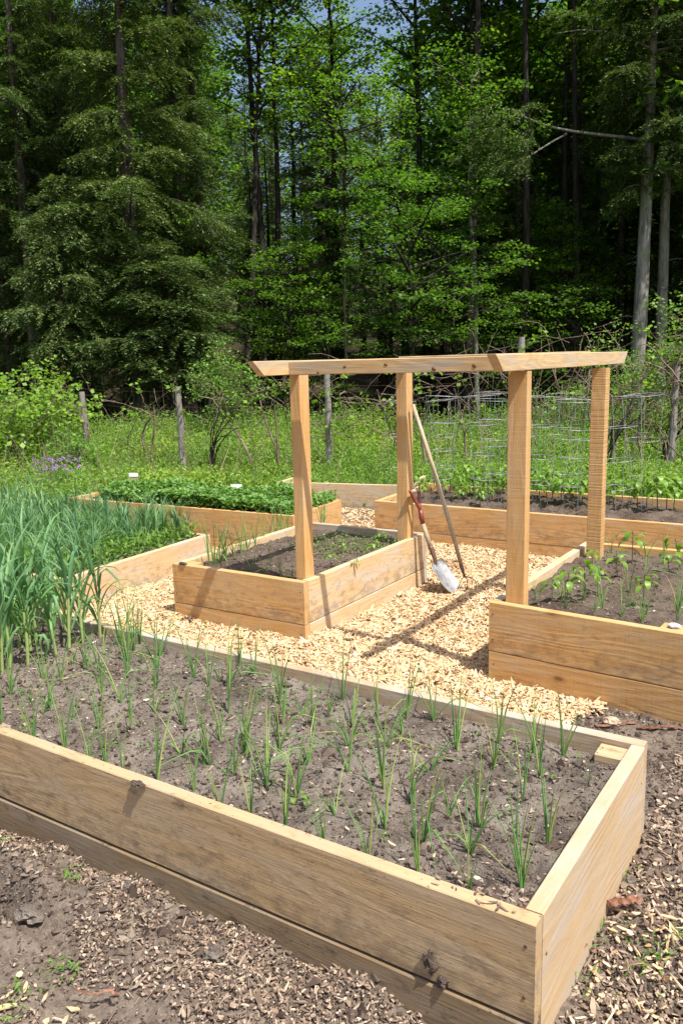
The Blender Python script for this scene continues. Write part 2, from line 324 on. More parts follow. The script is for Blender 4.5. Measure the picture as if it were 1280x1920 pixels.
dirt = n.mix(n.ramp(f3, [(0.6, G(0)), (0.72, G(0.8))]), dirt, (0.42, 0.33, 0.24, 1))
chipc = n.mix(n.ramp(f3, [(0.35, G(0)), (0.6, G(1))]), (0.40, 0.26, 0.13, 1), (0.66, 0.48, 0.27, 1))
path = n.math('MULTIPLY', n.ramp(sp.outputs[1], [(0, G(0)), (1, G(1))]), 0.0)
def step(v, a, b):
    m = n.n('ShaderNodeMapRange'); n.l(v, m.inputs[0]); m.inputs[1].default_value = a; m.inputs[2].default_value = b; return m.outputs[0]
wob = n.math('MULTIPLY', n.math('SUBTRACT', f1, 0.5), 0.8)
yy = n.math('ADD', sp.outputs[1], wob); xx = n.math('ADD', sp.outputs[0], wob)
inpath = n.math('MULTIPLY', n.math('MULTIPLY', step(yy, 2.5, 2.75), step(yy, 7.4, 6.9)), n.math('MULTIPLY', step(xx, -5.4, -5.1), step(xx, -1.15, -1.35)))
col = n.mix(inpath, dirt, chipc)
grass = n.mix(n.ramp(f2, [(0.3, G(0)), (0.7, G(1))]), (0.035, 0.06, 0.015, 1), (0.07, 0.10, 0.025, 1))
col = n.mix(step(yy, 7.9, 8.4), col, grass)
leafl = n.mix(n.ramp(f2, [(0.3, G(0)), (0.7, G(1))]), (0.025, 0.02, 0.012, 1), (0.06, 0.045, 0.028, 1))
yf = n.math('SUBTRACT', yy, n.math('MULTIPLY', sp.outputs[0], 0.634))
col = n.mix(step(yf, 20.2, 21.4), col, leafl)
h = n.math('ADD', f2, n.math('MULTIPLY', f3, 0.5))
M['ground'] = n.done(n.bsdf(col, 0.95, n.bump(h, 0.8, 0.012), spec=0.08))
tag(g.build('ground', M['ground'], smooth=True), kind='structure')

# ------------------------------------------------------------------ boards and beds
def board_mesh(L, t, h, mat, name, ch=0.003, jit=0.0012, skew0=0.0, skew1=0.0, bow=0.0):
    """Board along +X, thickness +Y (0..t), height Z 0..h; skew moves the lower end edge in."""
    n_ = max(3, int(L / 0.12) + 1); s = np.linspace(0, 1, n_)
    prof = np.array([(0, ch), (0, h - ch), (ch, h), (t - ch, h), (t, h - ch), (t, ch), (t - ch, 0), (ch, 0)])
    r = np.random.default_rng(int(L * 1e5) % 99991 + int(h * 1e4)); v = []
    w = np.cumsum(r.normal(0, jit * 0.5, (n_, 2)), 0) * 0.5
    for k in range(n_):
        p = prof.copy(); p[:, 0] += w[k, 0] + bow * math.sin(math.pi * s[k]) * (1 - p[:, 1] / h); p[:, 1] += w[k, 1] * (p[:, 1] > h * 0.5) + r.normal(0, jit * 0.25, 8)
        x0 = skew0 * (1 - p[:, 1] / h); x1 = skew1 * (1 - p[:, 1] / h)
        x = x0 + (L - x1 - x0) * s[k]
        v.append(np.stack([x, p[:, 0], p[:, 1]], -1))
    mb = MB(); a = np.arange(n_ - 1)[:, None] * 8; j_ = np.arange(8)[None]; k_ = (j_ + 1) % 8
    mb.add(np.concatenate(v), np.stack([a + j_, a + k_, a + 8 + k_, a + 8 + j_], -1).reshape(-1, 4)[:, ::-1])
    mb.f.append(np.array([[0, 1, 2, 3, 4, 5, 6, 7]])); mb.f.append(np.array([[(n_ - 1) * 8 + q_ for q_ in range(8)][::-1]]))
    return mb.mesh(name, mat)
def board(name, A, B, z0, z1, t, mat, parent, side=1, **k):
    """side=+1: thickness goes to the left of A->B."""
    A = Vector((A[0], A[1], 0)); B = Vector((B[0], B[1], 0)); L = (B - A).length; ang = math.atan2(B.y - A.y, B.x - A.x)
    me = board_mesh(L, t, z1 - z0, mat, name, **k)
    o = link(name, me, parent); pl = parent.location if parent else Vector((0, 0, 0))
    off = Vector((0, 0, 0)) if side > 0 else Vector((math.sin(ang), -math.cos(ang), 0)) * t
    o.location = Vector((A.x, A.y, z0)) + off - pl; o.rotation_euler = (0, 0, ang)
    return o
def lerp(a, b, t): return (a[0] + (b[0] - a[0]) * t, a[1] + (b[1] - a[1]) * t)
T = 0.045
def bed(label, fl, fr, br, bl, ztop, hs, mat, mside=None, t=T, posts=(), zlow=-0.12, mats=None, proud=0.0, sides='fblr', group=None, one_r=False):
    c = Vector(((fl[0] + fr[0]) / 2, (fl[1] + fr[1]) / 2, 0)); root = thing('raised_garden_bed', label, 'garden bed', c)
    zs = [ztop] ; 
    for h_ in hs: zs.append(zs[-1] - h_)
    zs.append(zlow) if zs[-1] > zlow + 0.02 else None
    u = Vector((fr[0] - fl[0], fr[1] - fl[1])).normalized(); gap = 0.003
    vl = Vector((bl[0] - fl[0], bl[1] - fl[1])).normalized(); vr = Vector((br[0] - fr[0], br[1] - fr[1])).normalized()
    for k in range(len(zs) - 1):
        z1 = zs[k] - (0.003 if k else 0); z0 = zs[k + 1]; zf = z1 - (0.007 if one_r and k else 0)
        pr_ = proud if k else 0
        o_ = Vector((u.y, -u.x)) * pr_
        mm = (mats or {}).get('f2' if k else 'f', (mats or {}).get('f', mat))
        if 'f' in sides: board('plank', (fl[0] + o_.x, fl[1] + o_.y), (fr[0] + o_.x, fr[1] + o_.y), z0, zf, t, mm, root, 1, bow=-0.0 if k else 0.0)
        if 'b' in sides: board('plank', bl, br, z0, z1, t, (mats or {}).get('b', mat), root, -1)
        if 'r' in sides and not (one_r and k): board('plank', (fr[0] + vr.x * (t + gap), fr[1] + vr.y * (t + gap)), (br[0] - vr.x * (t + gap), br[1] - vr.y * (t + gap)), zs[-1] if one_r else z0, z1, t, (mats or {}).get('r', mside or mat), root, 1)
        if 'l' in sides: board('plank', (fl[0] + vl.x * (t + gap), fl[1] + vl.y * (t + gap)), (bl[0] - vl.x * (t + gap), bl[1] - vl.y * (t + gap)), z0, z1, t, (mats or {}).get('l', mside or mat), root, -1)
    W_ = 0.09
    for cn, dz in posts:
        P0 = {'fl': fl, 'fr': fr, 'br': br, 'bl': bl}[cn]; sx = 1 if cn[1] == 'l' else -1; sy = 1 if cn[0] == 'f' else -1
        x0 = P0[0] + sx * (t + 0.004); y0 = P0[1] + sy * (t + 0.004); x1 = x0 + sx * W_; y1 = y0 + sy * W_
        board('corner_post', (min(x0, x1), min(y0, y1)), (max(x0, x1), min(y0, y1)), 0, ztop - dz, W_, mats.get('p', mat) if mats else mat, root, 1)
    return root
def quad(c, ins, nu, nv):
    fl, fr, br, bl = [np.array(q) for q in c]; cen = (fl + fr + br + bl) / 4
    ed = []
    for q in (fl, fr, br, bl):
        d = cen - q; ed.append(q + np.sign(d) * ins)
    u, v = np.meshgrid(np.linspace(0, 1, nu), np.linspace(0, 1, nv))
    return ((1 - u) * (1 - v))[..., None] * ed[0] + (u * (1 - v))[..., None] * ed[1] + (u * v)[..., None] * ed[2] + ((1 - u) * v)[..., None] * ed[3]
SOILF = {}
def soil(name, c, z, mat, amp=0.02, step=0.011, seed=1, edge=0.0, ncr=9000, label=''):
    fl, fr, br, bl = c; nu = int(math.dist(fl, fr) / step); nv = int(math.dist(fl, bl) / step)
    P_ = quad(c, T + 0.002, nu, nv); x, y = P_[..., 0], P_[..., 1]
    hf = lambda x, y: z + fbm(x, y, 2.3, 3, seed) * amp * 1.2 + fbm(x, y, 11, 5, seed + 40, 0.62) * amp
    zz = hf(x, y); SOILF[name] = hf
    i_, j_ = np.meshgrid(np.arange(nu - 1), np.arange(nv - 1)); q_ = (j_ * nu + i_).ravel()
    mb = MB(); mb.add(np.stack([x, y, zz], -1).reshape(-1, 3), np.stack([q_, q_ + 1, q_ + nu + 1, q_ + nu], -1))
    tag(mb.build('soil', mat, smooth=True), label, 'soil', kind='stuff')
    if ncr:
        a, b = rng.random(ncr), rng.random(ncr); ins = T + 0.006
        ed = [np.array(q_) + np.sign((np.array(fl) + np.array(br)) / 2 - np.array(q_)) * ins for q_ in c]
        pt = ((1 - a) * (1 - b))[:, None] * ed[0] + (a * (1 - b))[:, None] * ed[1] + (a * b)[:, None] * ed[2] + ((1 - a) * b)[:, None] * ed[3]
        lumps('soil_crumbs', pt, hf, rng.gamma(1.1, 0.0021, ncr) + 0.0009, M['crumb'], label.replace('soil', 'soil crumbs'))
        k = ncr // 160; a, b = rng.random(k), rng.random(k)
        pt = ((1 - a) * (1 - b))[:, None] * ed[0] + (a * (1 - b))[:, None] * ed[1] + (a * b)[:, None] * ed[2] + ((1 - a) * b)[:, None] * ed[3]
        lumps('white_grit', pt, hf, rng.gamma(2, 0.0013, k) + 0.001, M['perlite'], label.replace('soil', 'white grit'))
OCT = np.array([(1, 0, 0), (0, 1, 0), (-1, 0, 0), (0, -1, 0), (0, 0, 1), (0, 0, -1)], float)
OCF = np.array([(0, 1, 4), (1, 2, 4), (2, 3, 4), (3, 0, 4), (1, 0, 5), (2, 1, 5), (3, 2, 5), (0, 3, 5)])
def lumps(name, pt, hf, r, mat, label, flatz=0.7):
    k = len(pt); z = hf(pt[:, 0], pt[:, 1])
    v = OCT[None] * r[:, None, None] * rng.uniform(0.6, 1.4, (k, 6, 1)) * np.array([1, 1, flatz])
    th = rng.random(k) * 6.28; c_, s_ = np.cos(th), np.sin(th)
    v = np.stack([v[..., 0] * c_[:, None] - v[..., 1] * s_[:, None], v[..., 0] * s_[:, None] + v[..., 1] * c_[:, None], v[..., 2]], -1)
    v += rng.normal(0, 0.2, v.shape) * r[:, None, None]
    v += np.stack([pt[:, 0], pt[:, 1], z + r * 0.25], -1)[:, None]
    f = (OCF[None] + (np.arange(k) * 6)[:, None, None]).reshape(-1, 3)
    mb = MB(); mb.add(v.reshape(-1, 3), f)
    return tag(mb.build(name, mat), label, name.replace('_', ' '), kind='stuff')
def chips(name, pt, hf, L, Wd, th, mat, label, tilt=0.35, lift=0.004):
    """Flat irregular splinters: a bent six-sided plate each."""
    k = len(pt); z = hf(pt[:, 0], pt[:, 1])
    base = np.array([(-1, -0.5, 0), (-0.2, -1, 0), (0.9, -0.7, 0), (1.1, 0.3, 0), (0.2, 1, 0), (-0.9, 0.6, 0)])
    b = base[None] * rng.uniform(0.65, 1.35, (k, 6, 1)) * np.stack([L / 2, Wd / 2, L * 0], -1)[:, None]
    b[..., 2] += (b[..., 0] / (L[:, None] / 2)) ** 2 * L[:, None] * rng.normal(0, 0.06, (k, 1))
    top = b.copy(); top[..., 2] += th[:, None]; v = np.concatenate([b, top], 1)
    a, bb, c = rng.random(k) * 6.283, rng.normal(0, tilt, k), rng.normal(0, tilt, k)
    ca, sa, cb, sb, cc, sc_ = np.cos(a), np.sin(a), np.cos(bb), np.sin(bb), np.cos(c), np.sin(c)
    x, y, zz = v[..., 0], v[..., 1], v[..., 2]
    y, zz = y * cb[:, None] - zz * sb[:, None], y * sb[:, None] + zz * cb[:, None]
    x, zz = x * cc[:, None] + zz * sc_[:, None], -x * sc_[:, None] + zz * cc[:, None]
    x, y = x * ca[:, None] - y * sa[:, None], x * sa[:, None] + y * ca[:, None]
    v = np.stack([x, y, zz], -1) + np.stack([pt[:, 0], pt[:, 1], z + lift + rng.random(k) * lift * 2], -1)[:, None]
    o = (np.arange(k) * 12)[:, None, None]
    side = np.array([(q_, (q_ + 1) % 6, (q_ + 1) % 6 + 6, q_ + 6) for q_ in range(6)])
    mb = MB(); mb.v = [v.reshape(-1, 3)]; mb.n = k * 12
    mb.f = [(side[None] + o).reshape(-1, 4), (np.arange(6, 12)[None, None] + o).reshape(-1, 6), (np.arange(5, -1, -1)[None, None] + o).reshape(-1, 6)]
    return tag(mb.build(name, mat), label, 'wood chips', kind='stuff')

Nc = ((-4.40, 1.681), (-0.534, 1.629), (-0.519, 2.713), (-4.385, 2.765))
Mc = ((-3.672, 3.738), (-2.638, 3.734), (-2.638, 5.33), (-3.70, 5.33))
Rc = ((-1.51, 3.757), (0.90, 3.564), (1.0, 5.45), (-1.485, 5.40))
Bc = ((-3.784, 6.547), (0.80, 6.497), (0.80, 7.73), (-3.86, 7.77))
Sc = ((-6.68, 5.39), (-3.98, 5.51), (-4.08, 6.43), (-6.75, 6.28))
Lc = ((-8.6, 3.35), (-4.42, 3.46), (-4.545, 5.09), (-8.7, 5.0))
Fc = ((-5.95, 7.93), (-4.35, 8.29), (-4.55, 9.2), (-6.15, 8.85))
bed('weathered tan raised bed of green onions in the foreground, mud on its front boards', *Nc, 0.339, [0.258], M['old'], one_r=True, mats={'f': M['old'], 'f2': M['old_low'], 'r': M['side_old'], 'b': M['grey_top'], 'l': M['old'], 'p': M['old']}, posts=(('fr', 0.035), ('br', 0.02)), zlow=-0.16, proud=0.005)
bed('short orange timber bed in the middle carrying the two left pergola posts', *Mc, 0.387, [0.258], M['cedar'], mats={'f': M['cedar'], 'r': M['pale'], 'b': M['grey_top'], 'l': M['pale'], 'p': M['cedar']}, posts=(('fl', 0.01),))
bed('tall orange timber bed of pepper seedlings at the right edge of the photo', *Rc, 0.421, [0.258], M['cedar'], mats={'f': M['cedar'], 'r': M['cedar'], 'b': M['cedar'], 'l': M['pale']})
bed('long orange timber bed with wire cages running behind the pergola', *Bc, 0.372, [0.258], M['cedar'], posts=(('bl', -0.02),), mats={'p': M['cedar']})
bed('timber bed overflowing with strawberry leaves at the far left of the path', *Sc, 0.38, [0.258], M['cedar'])
bed('low single board bed packed with leeks behind the garlic', *Lc, 0.25, [], M['pale'], zlow=-0.01)
bed('low single board bed at the far end of the path with grass behind', *Fc, 0.252, [], M['pale'], zlow=-0.03, sides='flr')
def screws():
    mb = MB(); a_ = np.linspace(0, 2 * math.pi, 9)[:-1]; mb.add([(0, -0.0012, 0)] + [(0.0042 * math.cos(q), -0.0008, 0.0042 * math.sin(q)) for q in a_] + [(0.0046 * math.cos(q), 0.003, 0.0046 * math.sin(q)) for q in a_], [(0, 1 + q, 1 + (q + 1) % 8) for q in range(8)])
    mb.f.append(np.array([(1 + q, 9 + q, 9 + (q + 1) % 8, 1 + (q + 1) % 8) for q in range(8)])); me = mb.mesh('screw', M['socket'])
    for o_ in [o for o in COL.objects if o.name.startswith('plank')]:
        x1 = max(v.co.x for v in o_.data.vertices); z1 = max(v.co.z for v in o_.data.vertices)
        if z1 < 0.2: continue
        yf_ = min(v.co.y for v in o_.data.vertices) if abs(o_.rotation_euler.z) < 0.5 else min(v.co.y for v in o_.data.vertices)
        for x_ in (0.025, x1 - 0.025):
            for z_ in (z1 * 0.24, z1 * 0.76): link('screw', me, o_, (x_ + 0.004 * math.sin(z_ * 90 + x_), yf_ + 0.0006, z_))
screws()
soil('front', Nc, 0.285, M['soil'], 0.030, 0.010, 1, ncr=34000, label='grey brown soil filling the front onion bed')
soil('mid', Mc, 0.335, M['soil_dark'], 0.02, 0.014, 2, ncr=5000, label='dark soil filling the middle bed below the pergola')
soil('right', Rc, 0.385, M['soil_dark'], 0.028, 0.013, 3, ncr=9000, label='brown soil filling the pepper bed at right')
soil('back', Bc, 0.325, M['soil_dark'], 0.05, 0.025, 4, ncr=5000, label='dark lumpy soil filling the long back bed')
soil('straw', Sc, 0.34, M['soil_dark'], 0.02, 0.04, 5, ncr=0, label='dark soil under the strawberry leaves')
soil('leek', Lc, 0.215, M['soil'], 0.02, 0.03, 6, ncr=2500, label='soil under the leeks at left')
if 0: soil('far', Fc, 0.19, M['soil_dark'], 0.02, 0.04, 7, ncr=0, label='soil in the low bed at the end of the path')

# ------------------------------------------------------------------ pergola
PZ = 1.57; BH = 0.078
pg = thing('pergola', 'square frame of fresh sawn posts and beams standing over the chip path', 'pergola', (-2.0, 4.5, 0))
def post(x, y, zb, lean=(0, 0), mat=None, w=0.1, d=0.1):
    me = board_mesh(PZ - zb, d, w, mat or M['cedar2'], 'post', ch=0.003, jit=0.002)   # local X = up
    o = link('post', me, pg); o.location = Vector((x, y, zb)) - pg.location
    m = Matrix(((0, 0, 1), (0, 1, 0), (1, 0, 0)))     # local x->world z, y->y, z->x
    o.rotation_euler = m.to_euler() if m.determinant() > 0 else Matrix(((0, 0, -1), (0, 1, 0), (1, 0, 0))).to_euler()
    if m.determinant() < 0: o.location.x += w
    o.rotation_euler.rotate_axis('Y', lean[0])
    return o
post(-2.735, 3.80, 0.10, w=0.066, d=0.09); post(-2.752, 5.08, 0.10, w=0.086, d=0.09); post(-1.437, 3.80, 0.10, w=0.094, d=0.062); post(-1.400, 5.10, 0.10, mat=M['cedar_saw'], w=0.09, d=0.085)
def beamY(x, y0, y1, w, name='side_beam'):
    me = board_mesh(y1 - y0, w, BH, M['beam'], name, skew0=0.095, skew1=0.09, jit=0.0015)
    o = link(name, me, pg); o.location = Vector((x, y0, PZ)) - pg.location; o.rotation_euler = (0, -0.010, math.pi / 2); return o
beamY(-2.668, 3.385, 5.72, 0.044); beamY(-1.340, 3.385, 5.75, 0.044)
for yb in (3.70, 4.97):
    me = board_mesh(1.278, 0.044, BH - 0.006, M['beam'], 'cross_beam', jit=0.0015)
    o = link('cross_beam', me, pg); o.location = Vector((-2.665, yb, PZ + (0.003 if yb < 4 else 0.030))) - pg.location

cb0 = [o_ for o_ in pg.children if o_.name == 'cross_beam'][0]
n = NT('knot_wood'); P = n.tc.outputs['Object']
M['knot'] = n.done(n.bsdf(n.mix(n.ramp(n.noise(P, 160, 3, 0.6), [(0.3, G(0)), (0.7, G(1))]), (0.10, 0.045, 0.02, 1), (0.30, 0.16, 0.07, 1)), 0.8))
for px_, py_, r_ in ((646, 687, 0.0095), (723, 683, 0.010), (813, 691, 0.012), (889, 685, 0.012), (596, 698, 0.008)):
    d_ = ray(px_, py_); t_ = 3.70 / d_.y; a_ = np.linspace(0, 2 * math.pi, 15)[:-1]; mb = MB(); rr_ = r_ * (1 + 0.12 * np.cos(2 * a_ + px_)); x_, z_ = d_.x * t_, CAM.z + d_.z * t_
    V_ = [(0, -0.0016, 0)] + [(rr_[q] * math.cos(a_[q]), -0.0004, rr_[q] * 0.85 * math.sin(a_[q])) for q in range(14)] + [(rr_[q] * math.cos(a_[q]), 0.004, rr_[q] * 0.85 * math.sin(a_[q])) for q in range(14)]
    mb.add(V_, [(0, 1 + q, 1 + (q + 1) % 14) for q in range(14)]); mb.f.append(np.array([(1 + q, 15 + q, 15 + (q + 1) % 14, 1 + (q + 1) % 14) for q in range(14)]))
    mb.build('knot', M['knot'], cb0, True, (x_ + 2.665, 0, z_ - PZ - 0.003))
# ------------------------------------------------------------------ wood chips and mulch
def inside(pt, c, m=0.0):
    r = np.ones(len(pt), bool)
    for a, b in zip(c, c[1:] + c[:1]):
        a = np.array(a); b = np.array(b); e = (b - a) / np.linalg.norm(b - a); r &= (e[0] * (pt[:, 1] - a[1]) - e[1] * (pt[:, 0] - a[0])) > -m
    return r
BEDS = [Nc, Mc, Rc, Bc, Sc, Lc, Fc]
def free(pt, m=0.006):
    k = np.ones(len(pt), bool)
    for c in BEDS: k &= ~inside(pt, list(c), m)
    return pt[k]
def scat(x0, x1, y0, y1, dens):
    k = int((x1 - x0) * (y1 - y0) * dens); return np.stack([rng.uniform(x0, x1, k), rng.uniform(y0, y1, k)], -1)
pt = free(scat(-4.6, -0.9, 2.74, 4.4, 8200)); pt = pt[(pt[:, 0] < -1.0 + fbm(pt[:, 0], pt[:, 1], 2, 2) * 0.35 + np.clip(2.95 - pt[:, 1], 0, 1) * 1.6)]
pt2 = free(scat(-5.4, -1.4, 4.4, 7.9, 5200)); pt2 = pt2[rng.random(len(pt2)) < np.where(pt2[:, 1] > 6.7, 0.25, 1)]
pt = np.concatenate([pt, pt2]); k = len(pt)
hch = lambda x, y: gz(x, y) + 0.006 + np.clip(fbm(x, y, 9, 3, 77), -0.2, 0.6) * 0.02
chips('wood_chips', pt, hch, rng.gamma(2.0, 0.0105, k) + 0.007, rng.gamma(2.2, 0.0040, k) + 0.004, rng.uniform(0.0015, 0.005, k), M['chips'], 'fresh pale wood chips covering the path between the beds', 0.42, 0.007)
pt = scat(-3.2, 0.9, 0.45, 1.64, 15000); pt = free(pt); dn = fbm(pt[:, 0], pt[:, 1], 3.5, 3, 21); hole = np.exp(-((pt[:, 0] + 2.25) / 0.3) ** 2 - ((pt[:, 1] - 1.42) / 0.09) ** 2)
pt = pt[(rng.random(len(pt)) < np.clip(0.55 + dn * 2.4, 0.06, 1) - hole * 0.8)]; k = len(pt)
chips('old_mulch', pt, lambda x, y: gz(x, y) + 0.002, rng.gamma(1.5, 0.0052, k) + 0.0025, rng.gamma(1.6, 0.0024, k) + 0.002, rng.uniform(0.001, 0.004, k), M['mulch'], 'weathered brown mulch in front of the near bed', 0.5, 0.004)
pt = free(scat(-0.52, 1.4, 1.0, 3.75, 8000)); dn = fbm(pt[:, 0], pt[:, 1], 2.5, 3, 33); pt = pt[rng.random(len(pt)) < np.clip(0.6 + dn * 1.4, 0.08, 1)]; k = len(pt)
chips('old_mulch', pt, lambda x, y: gz(x, y) + 0.002, rng.gamma(2.0, 0.006, k) + 0.004, rng.gamma(2.0, 0.003, k) + 0.003, rng.uniform(0.001, 0.004, k), M['mulch'], 'weathered brown mulch right of the near bed', 0.5, 0.004)
pt = free(scat(-0.5, 1.2, 1.3, 2.75, 1000)); dn = fbm(pt[:, 0], pt[:, 1], 2.0, 3, 35); pt = pt[rng.random(len(pt)) < np.clip(0.5 + dn * 2.2 + (2.3 - pt[:, 1]) * 0.4, 0.0, 1)]; k = len(pt)
chips('wood_chips', pt, lambda x, y: gz(x, y) + 0.006, rng.gamma(2.0, 0.0085, k) + 0.008, rng.gamma(2.0, 0.0024, k) + 0.0035, rng.uniform(0.0015, 0.004, k), M['chips'], 'larger pale chips strewn beside the right end of the near bed', 0.35, 0.006)
pt = scat(-3.0, 0.3, 0.5, 1.2, 260); k = len(pt)
chips('wood_chips', pt, lambda x, y: gz(x, y) + 0.004, rng.gamma(3.0, 0.007, k) + 0.01, rng.gamma(2.6, 0.003, k) + 0.005, rng.uniform(0.002, 0.004, k), M['chips'], 'scattered pale chips along the bottom of the photo', 0.4, 0.004)
pt = free(scat(-3.2, 1.4, 0.45, 3.7, 24000)); dn = fbm(pt[:, 0], pt[:, 1], 4, 3, 91); pt = pt[rng.random(len(pt)) < np.clip(0.5 - dn * 2, 0.1, 1)]; k = len(pt)
lumps('soil_crumbs', pt, lambda x, y: gz(x, y), rng.gamma(1.2, 0.0026, k) + 0.001, M['crumb'], 'earth crumbs between the mulch around the near bed')
# chips fallen onto the soil of the front bed
a = rng.random((420, 2)); pt = np.stack([-3.9 + 3.3 * a[:, 0], 1.70 + 0.95 * a[:, 1] ** 1.6], -1); k = len(pt)
chips('wood_chips', pt, SOILF['front'], rng.gamma(3.0, 0.0045, k) + 0.006, rng.gamma(2.6, 0.002, k) + 0.003, rng.uniform(0.001, 0.003, k), M['mulch'], 'small bark chips fallen on the soil of the onion bed', 0.3, 0.002)
pt = np.stack([rng.uniform(-0.70, -0.585, 700), rng.uniform(1.68, 1.77, 700)], -1)
lumps('soil_crumbs', pt, lambda x, y: 0.305 + 0 * x, rng.gamma(1.8, 0.0022, 700) + 0.0015, M['crumb'], 'soil crumbs lying on the corner block of the onion bed')
pt = np.stack([rng.uniform(-0.80, -0.56, 60), rng.uniform(1.635, 1.77, 60)], -1)
chips('wood_chips', pt, lambda x, y: np.where(y < 1.675, 0.339, 0.309), rng.gamma(3.0, 0.004, 60) + 0.005, rng.gamma(2.6, 0.002, 60) + 0.003, rng.uniform(0.001, 0.003, 60), M['mulch'], 'bark crumbs on the right corner of the onion bed', 0.3, 0.002)
#@@PLANTS

# ------------------------------------------------------------------ strap and tube leaves
def blade(mb, base, az_, length, width, lean, droop, n_=7, fold=0.25, twist=0.0, kink=None):
    """A tapering strap leaf: two quads wide, folded along its midrib."""
    s = np.linspace(0, 1, n_); ang = lean + droop * s ** 2
    if kink is not None: ang = ang + 1.9 / (1 + np.exp(-(s - kink) * 22))
    dr = np.cumsum(np.sin(ang)) * length / n_; dz = np.cumsum(np.cos(ang)) * length / n_
    d = np.array([math.cos(az_), math.sin(az_), 0]); sd_ = np.array([-math.sin(az_), math.cos(az_), 0])
    c = np.asarray(base)[None] + d * dr[:, None] + np.array([0, 0, 1.0]) * dz[:, None]
    w = width * 0.5 * np.minimum(1, 0.55 + 2.0 * s) * np.clip(1 - s ** 2.2, 0.03, 1)
    up = np.stack([-np.cos(ang) * d[0], -np.cos(ang) * d[1], np.sin(ang)], -1)
    tw = twist * s; sv = sd_[None] * np.cos(tw)[:, None] + up * np.sin(tw)[:, None]
    l = c + sv * w[:, None] + up * (w * fold)[:, None]; r = c - sv * w[:, None] + up * (w * fold)[:, None]
    v = np.stack([l, c, r], 1).reshape(-1, 3); a = np.arange(n_ - 1)[:, None] * 3 + np.array([0, 1])[None]
    mb.add(v, np.stack([a, a + 1, a + 4, a + 3], -1).reshape(-1, 4))
def quill(mb, base, az_, length, r0, lean, droop, n_=8, kink=None, k=5):
    s = np.linspace(0, 1, n_); ang = lean + droop * s ** 1.6
    if kink is not None: ang = ang + 1.7 / (1 + np.exp(-(s - kink) * 30))
    ang = np.minimum(ang, 1.62 + 0.25 * s)
    st = length / (n_ - 1); dr = np.concatenate([[0], np.cumsum(np.sin(ang[1:]))]) * st; dz = np.concatenate([[0], np.cumsum(np.cos(ang[1:]))]) * st
    d = np.array([math.cos(az_), math.sin(az_), 0]); c = np.asarray(base)[None] + d * dr[:, None] + np.array([0, 0, 1.0]) * dz[:, None]
    tube(mb, c, r0 * np.clip(1 - s ** 2.0, 0.10, 1) * np.minimum(1, 0.7 + s * 3), k, False)

def onion_mesh(seed, H, nl, spread=0.25, flop=0.2, r0=0.0030):
    r = np.random.default_rng(seed); mb = MB(); a0 = r.random() * 6.28
    for q in range(nl):
        a = a0 + (q % 2) * math.pi + r.normal(0, 0.5); L = H * r.uniform(0.6, 1.08)
        fl = r.random() < flop
        quill(mb, (r.normal(0, 0.002), r.normal(0, 0.002), -0.01), a, L, r0 * r.uniform(0.75, 1.15), r.uniform(0.02, spread), r.uniform(-0.1, 0.6) + (1.1 if fl else 0), 9, kink=r.uniform(0.35, 0.65) if fl and r.random() < 0.6 else None)
    return mb
ON = [onion_mesh(100 + k, 0.325, 4 + k % 4, 0.24 + 0.07 * (k % 3), (0.08, 0.22, 0.4)[k % 3]).mesh('onion_plant', M['onion'], True) for k in range(20)]
ON += [onion_mesh(150 + k, 0.32, 5, 0.5, 0.7).mesh('onion_plant', M['onion'], True) for k in range(4)]
ON_UP = [onion_mesh(180 + k, 0.31, 3 + k % 4, 0.2, 0.0).mesh('onion_plant', M['onion'], True) for k in range(6)]
ordn = ['first', 'second', 'third', 'fourth', 'fifth', 'sixth', 'seventh', 'eighth', 'ninth', 'tenth', 'eleventh', 'twelfth', 'thirteenth', 'fourteenth', 'fifteenth', 'sixteenth', 'seventeenth', 'eighteenth', 'nineteenth', 'twentieth']
def place(lst, z, sf, kind, meshes, smin, smax, rows, rowname, cat, group, desc, yc=None):
    pts = []
    for e in lst:
        p = at(e[0], e[1], z); pts.append([p.x, p.y, e[2] if len(e) > 2 else None, e])
    pts.sort(key=lambda q: -q[1]); n_ = len(pts); per = math.ceil(n_ / rows)
    for r_ in range(rows):
        row = sorted(pts[r_ * per:(r_ + 1) * per], key=lambda q: -q[0])
        for k_, (x, y, h, e) in enumerate(row):
            me = meshes[int(rng.integers(0, len(meshes)))] if h is None or h > 0 else meshes[-1 - int(rng.integers(0, 3))]
            if sf == 'front' and (y < 1.86 or x > -0.80): me = ON_UP[int(rng.integers(0, 6))]   # plants by the boards stand upright
            hs = (rng.uniform(smin, smax) if h is None else abs(h)) * (1.25 if sf == 'mid' else 0.92)
            o = link(kind, me, None, (x, y, float(SOILF[sf](np.array([x]), np.array([y]))[0]) - 0.004)); o.rotation_euler = (rng.normal(0, 0.05), rng.normal(0, 0.05), rng.random() * 6.28); o.scale = (hs,) * 3
            lab = '%s, %s from right, %s' % (desc(hs), ordn[k_], rowname[r_]) if n_ > 1 else desc(hs)
            tag(o, lab, cat, group)
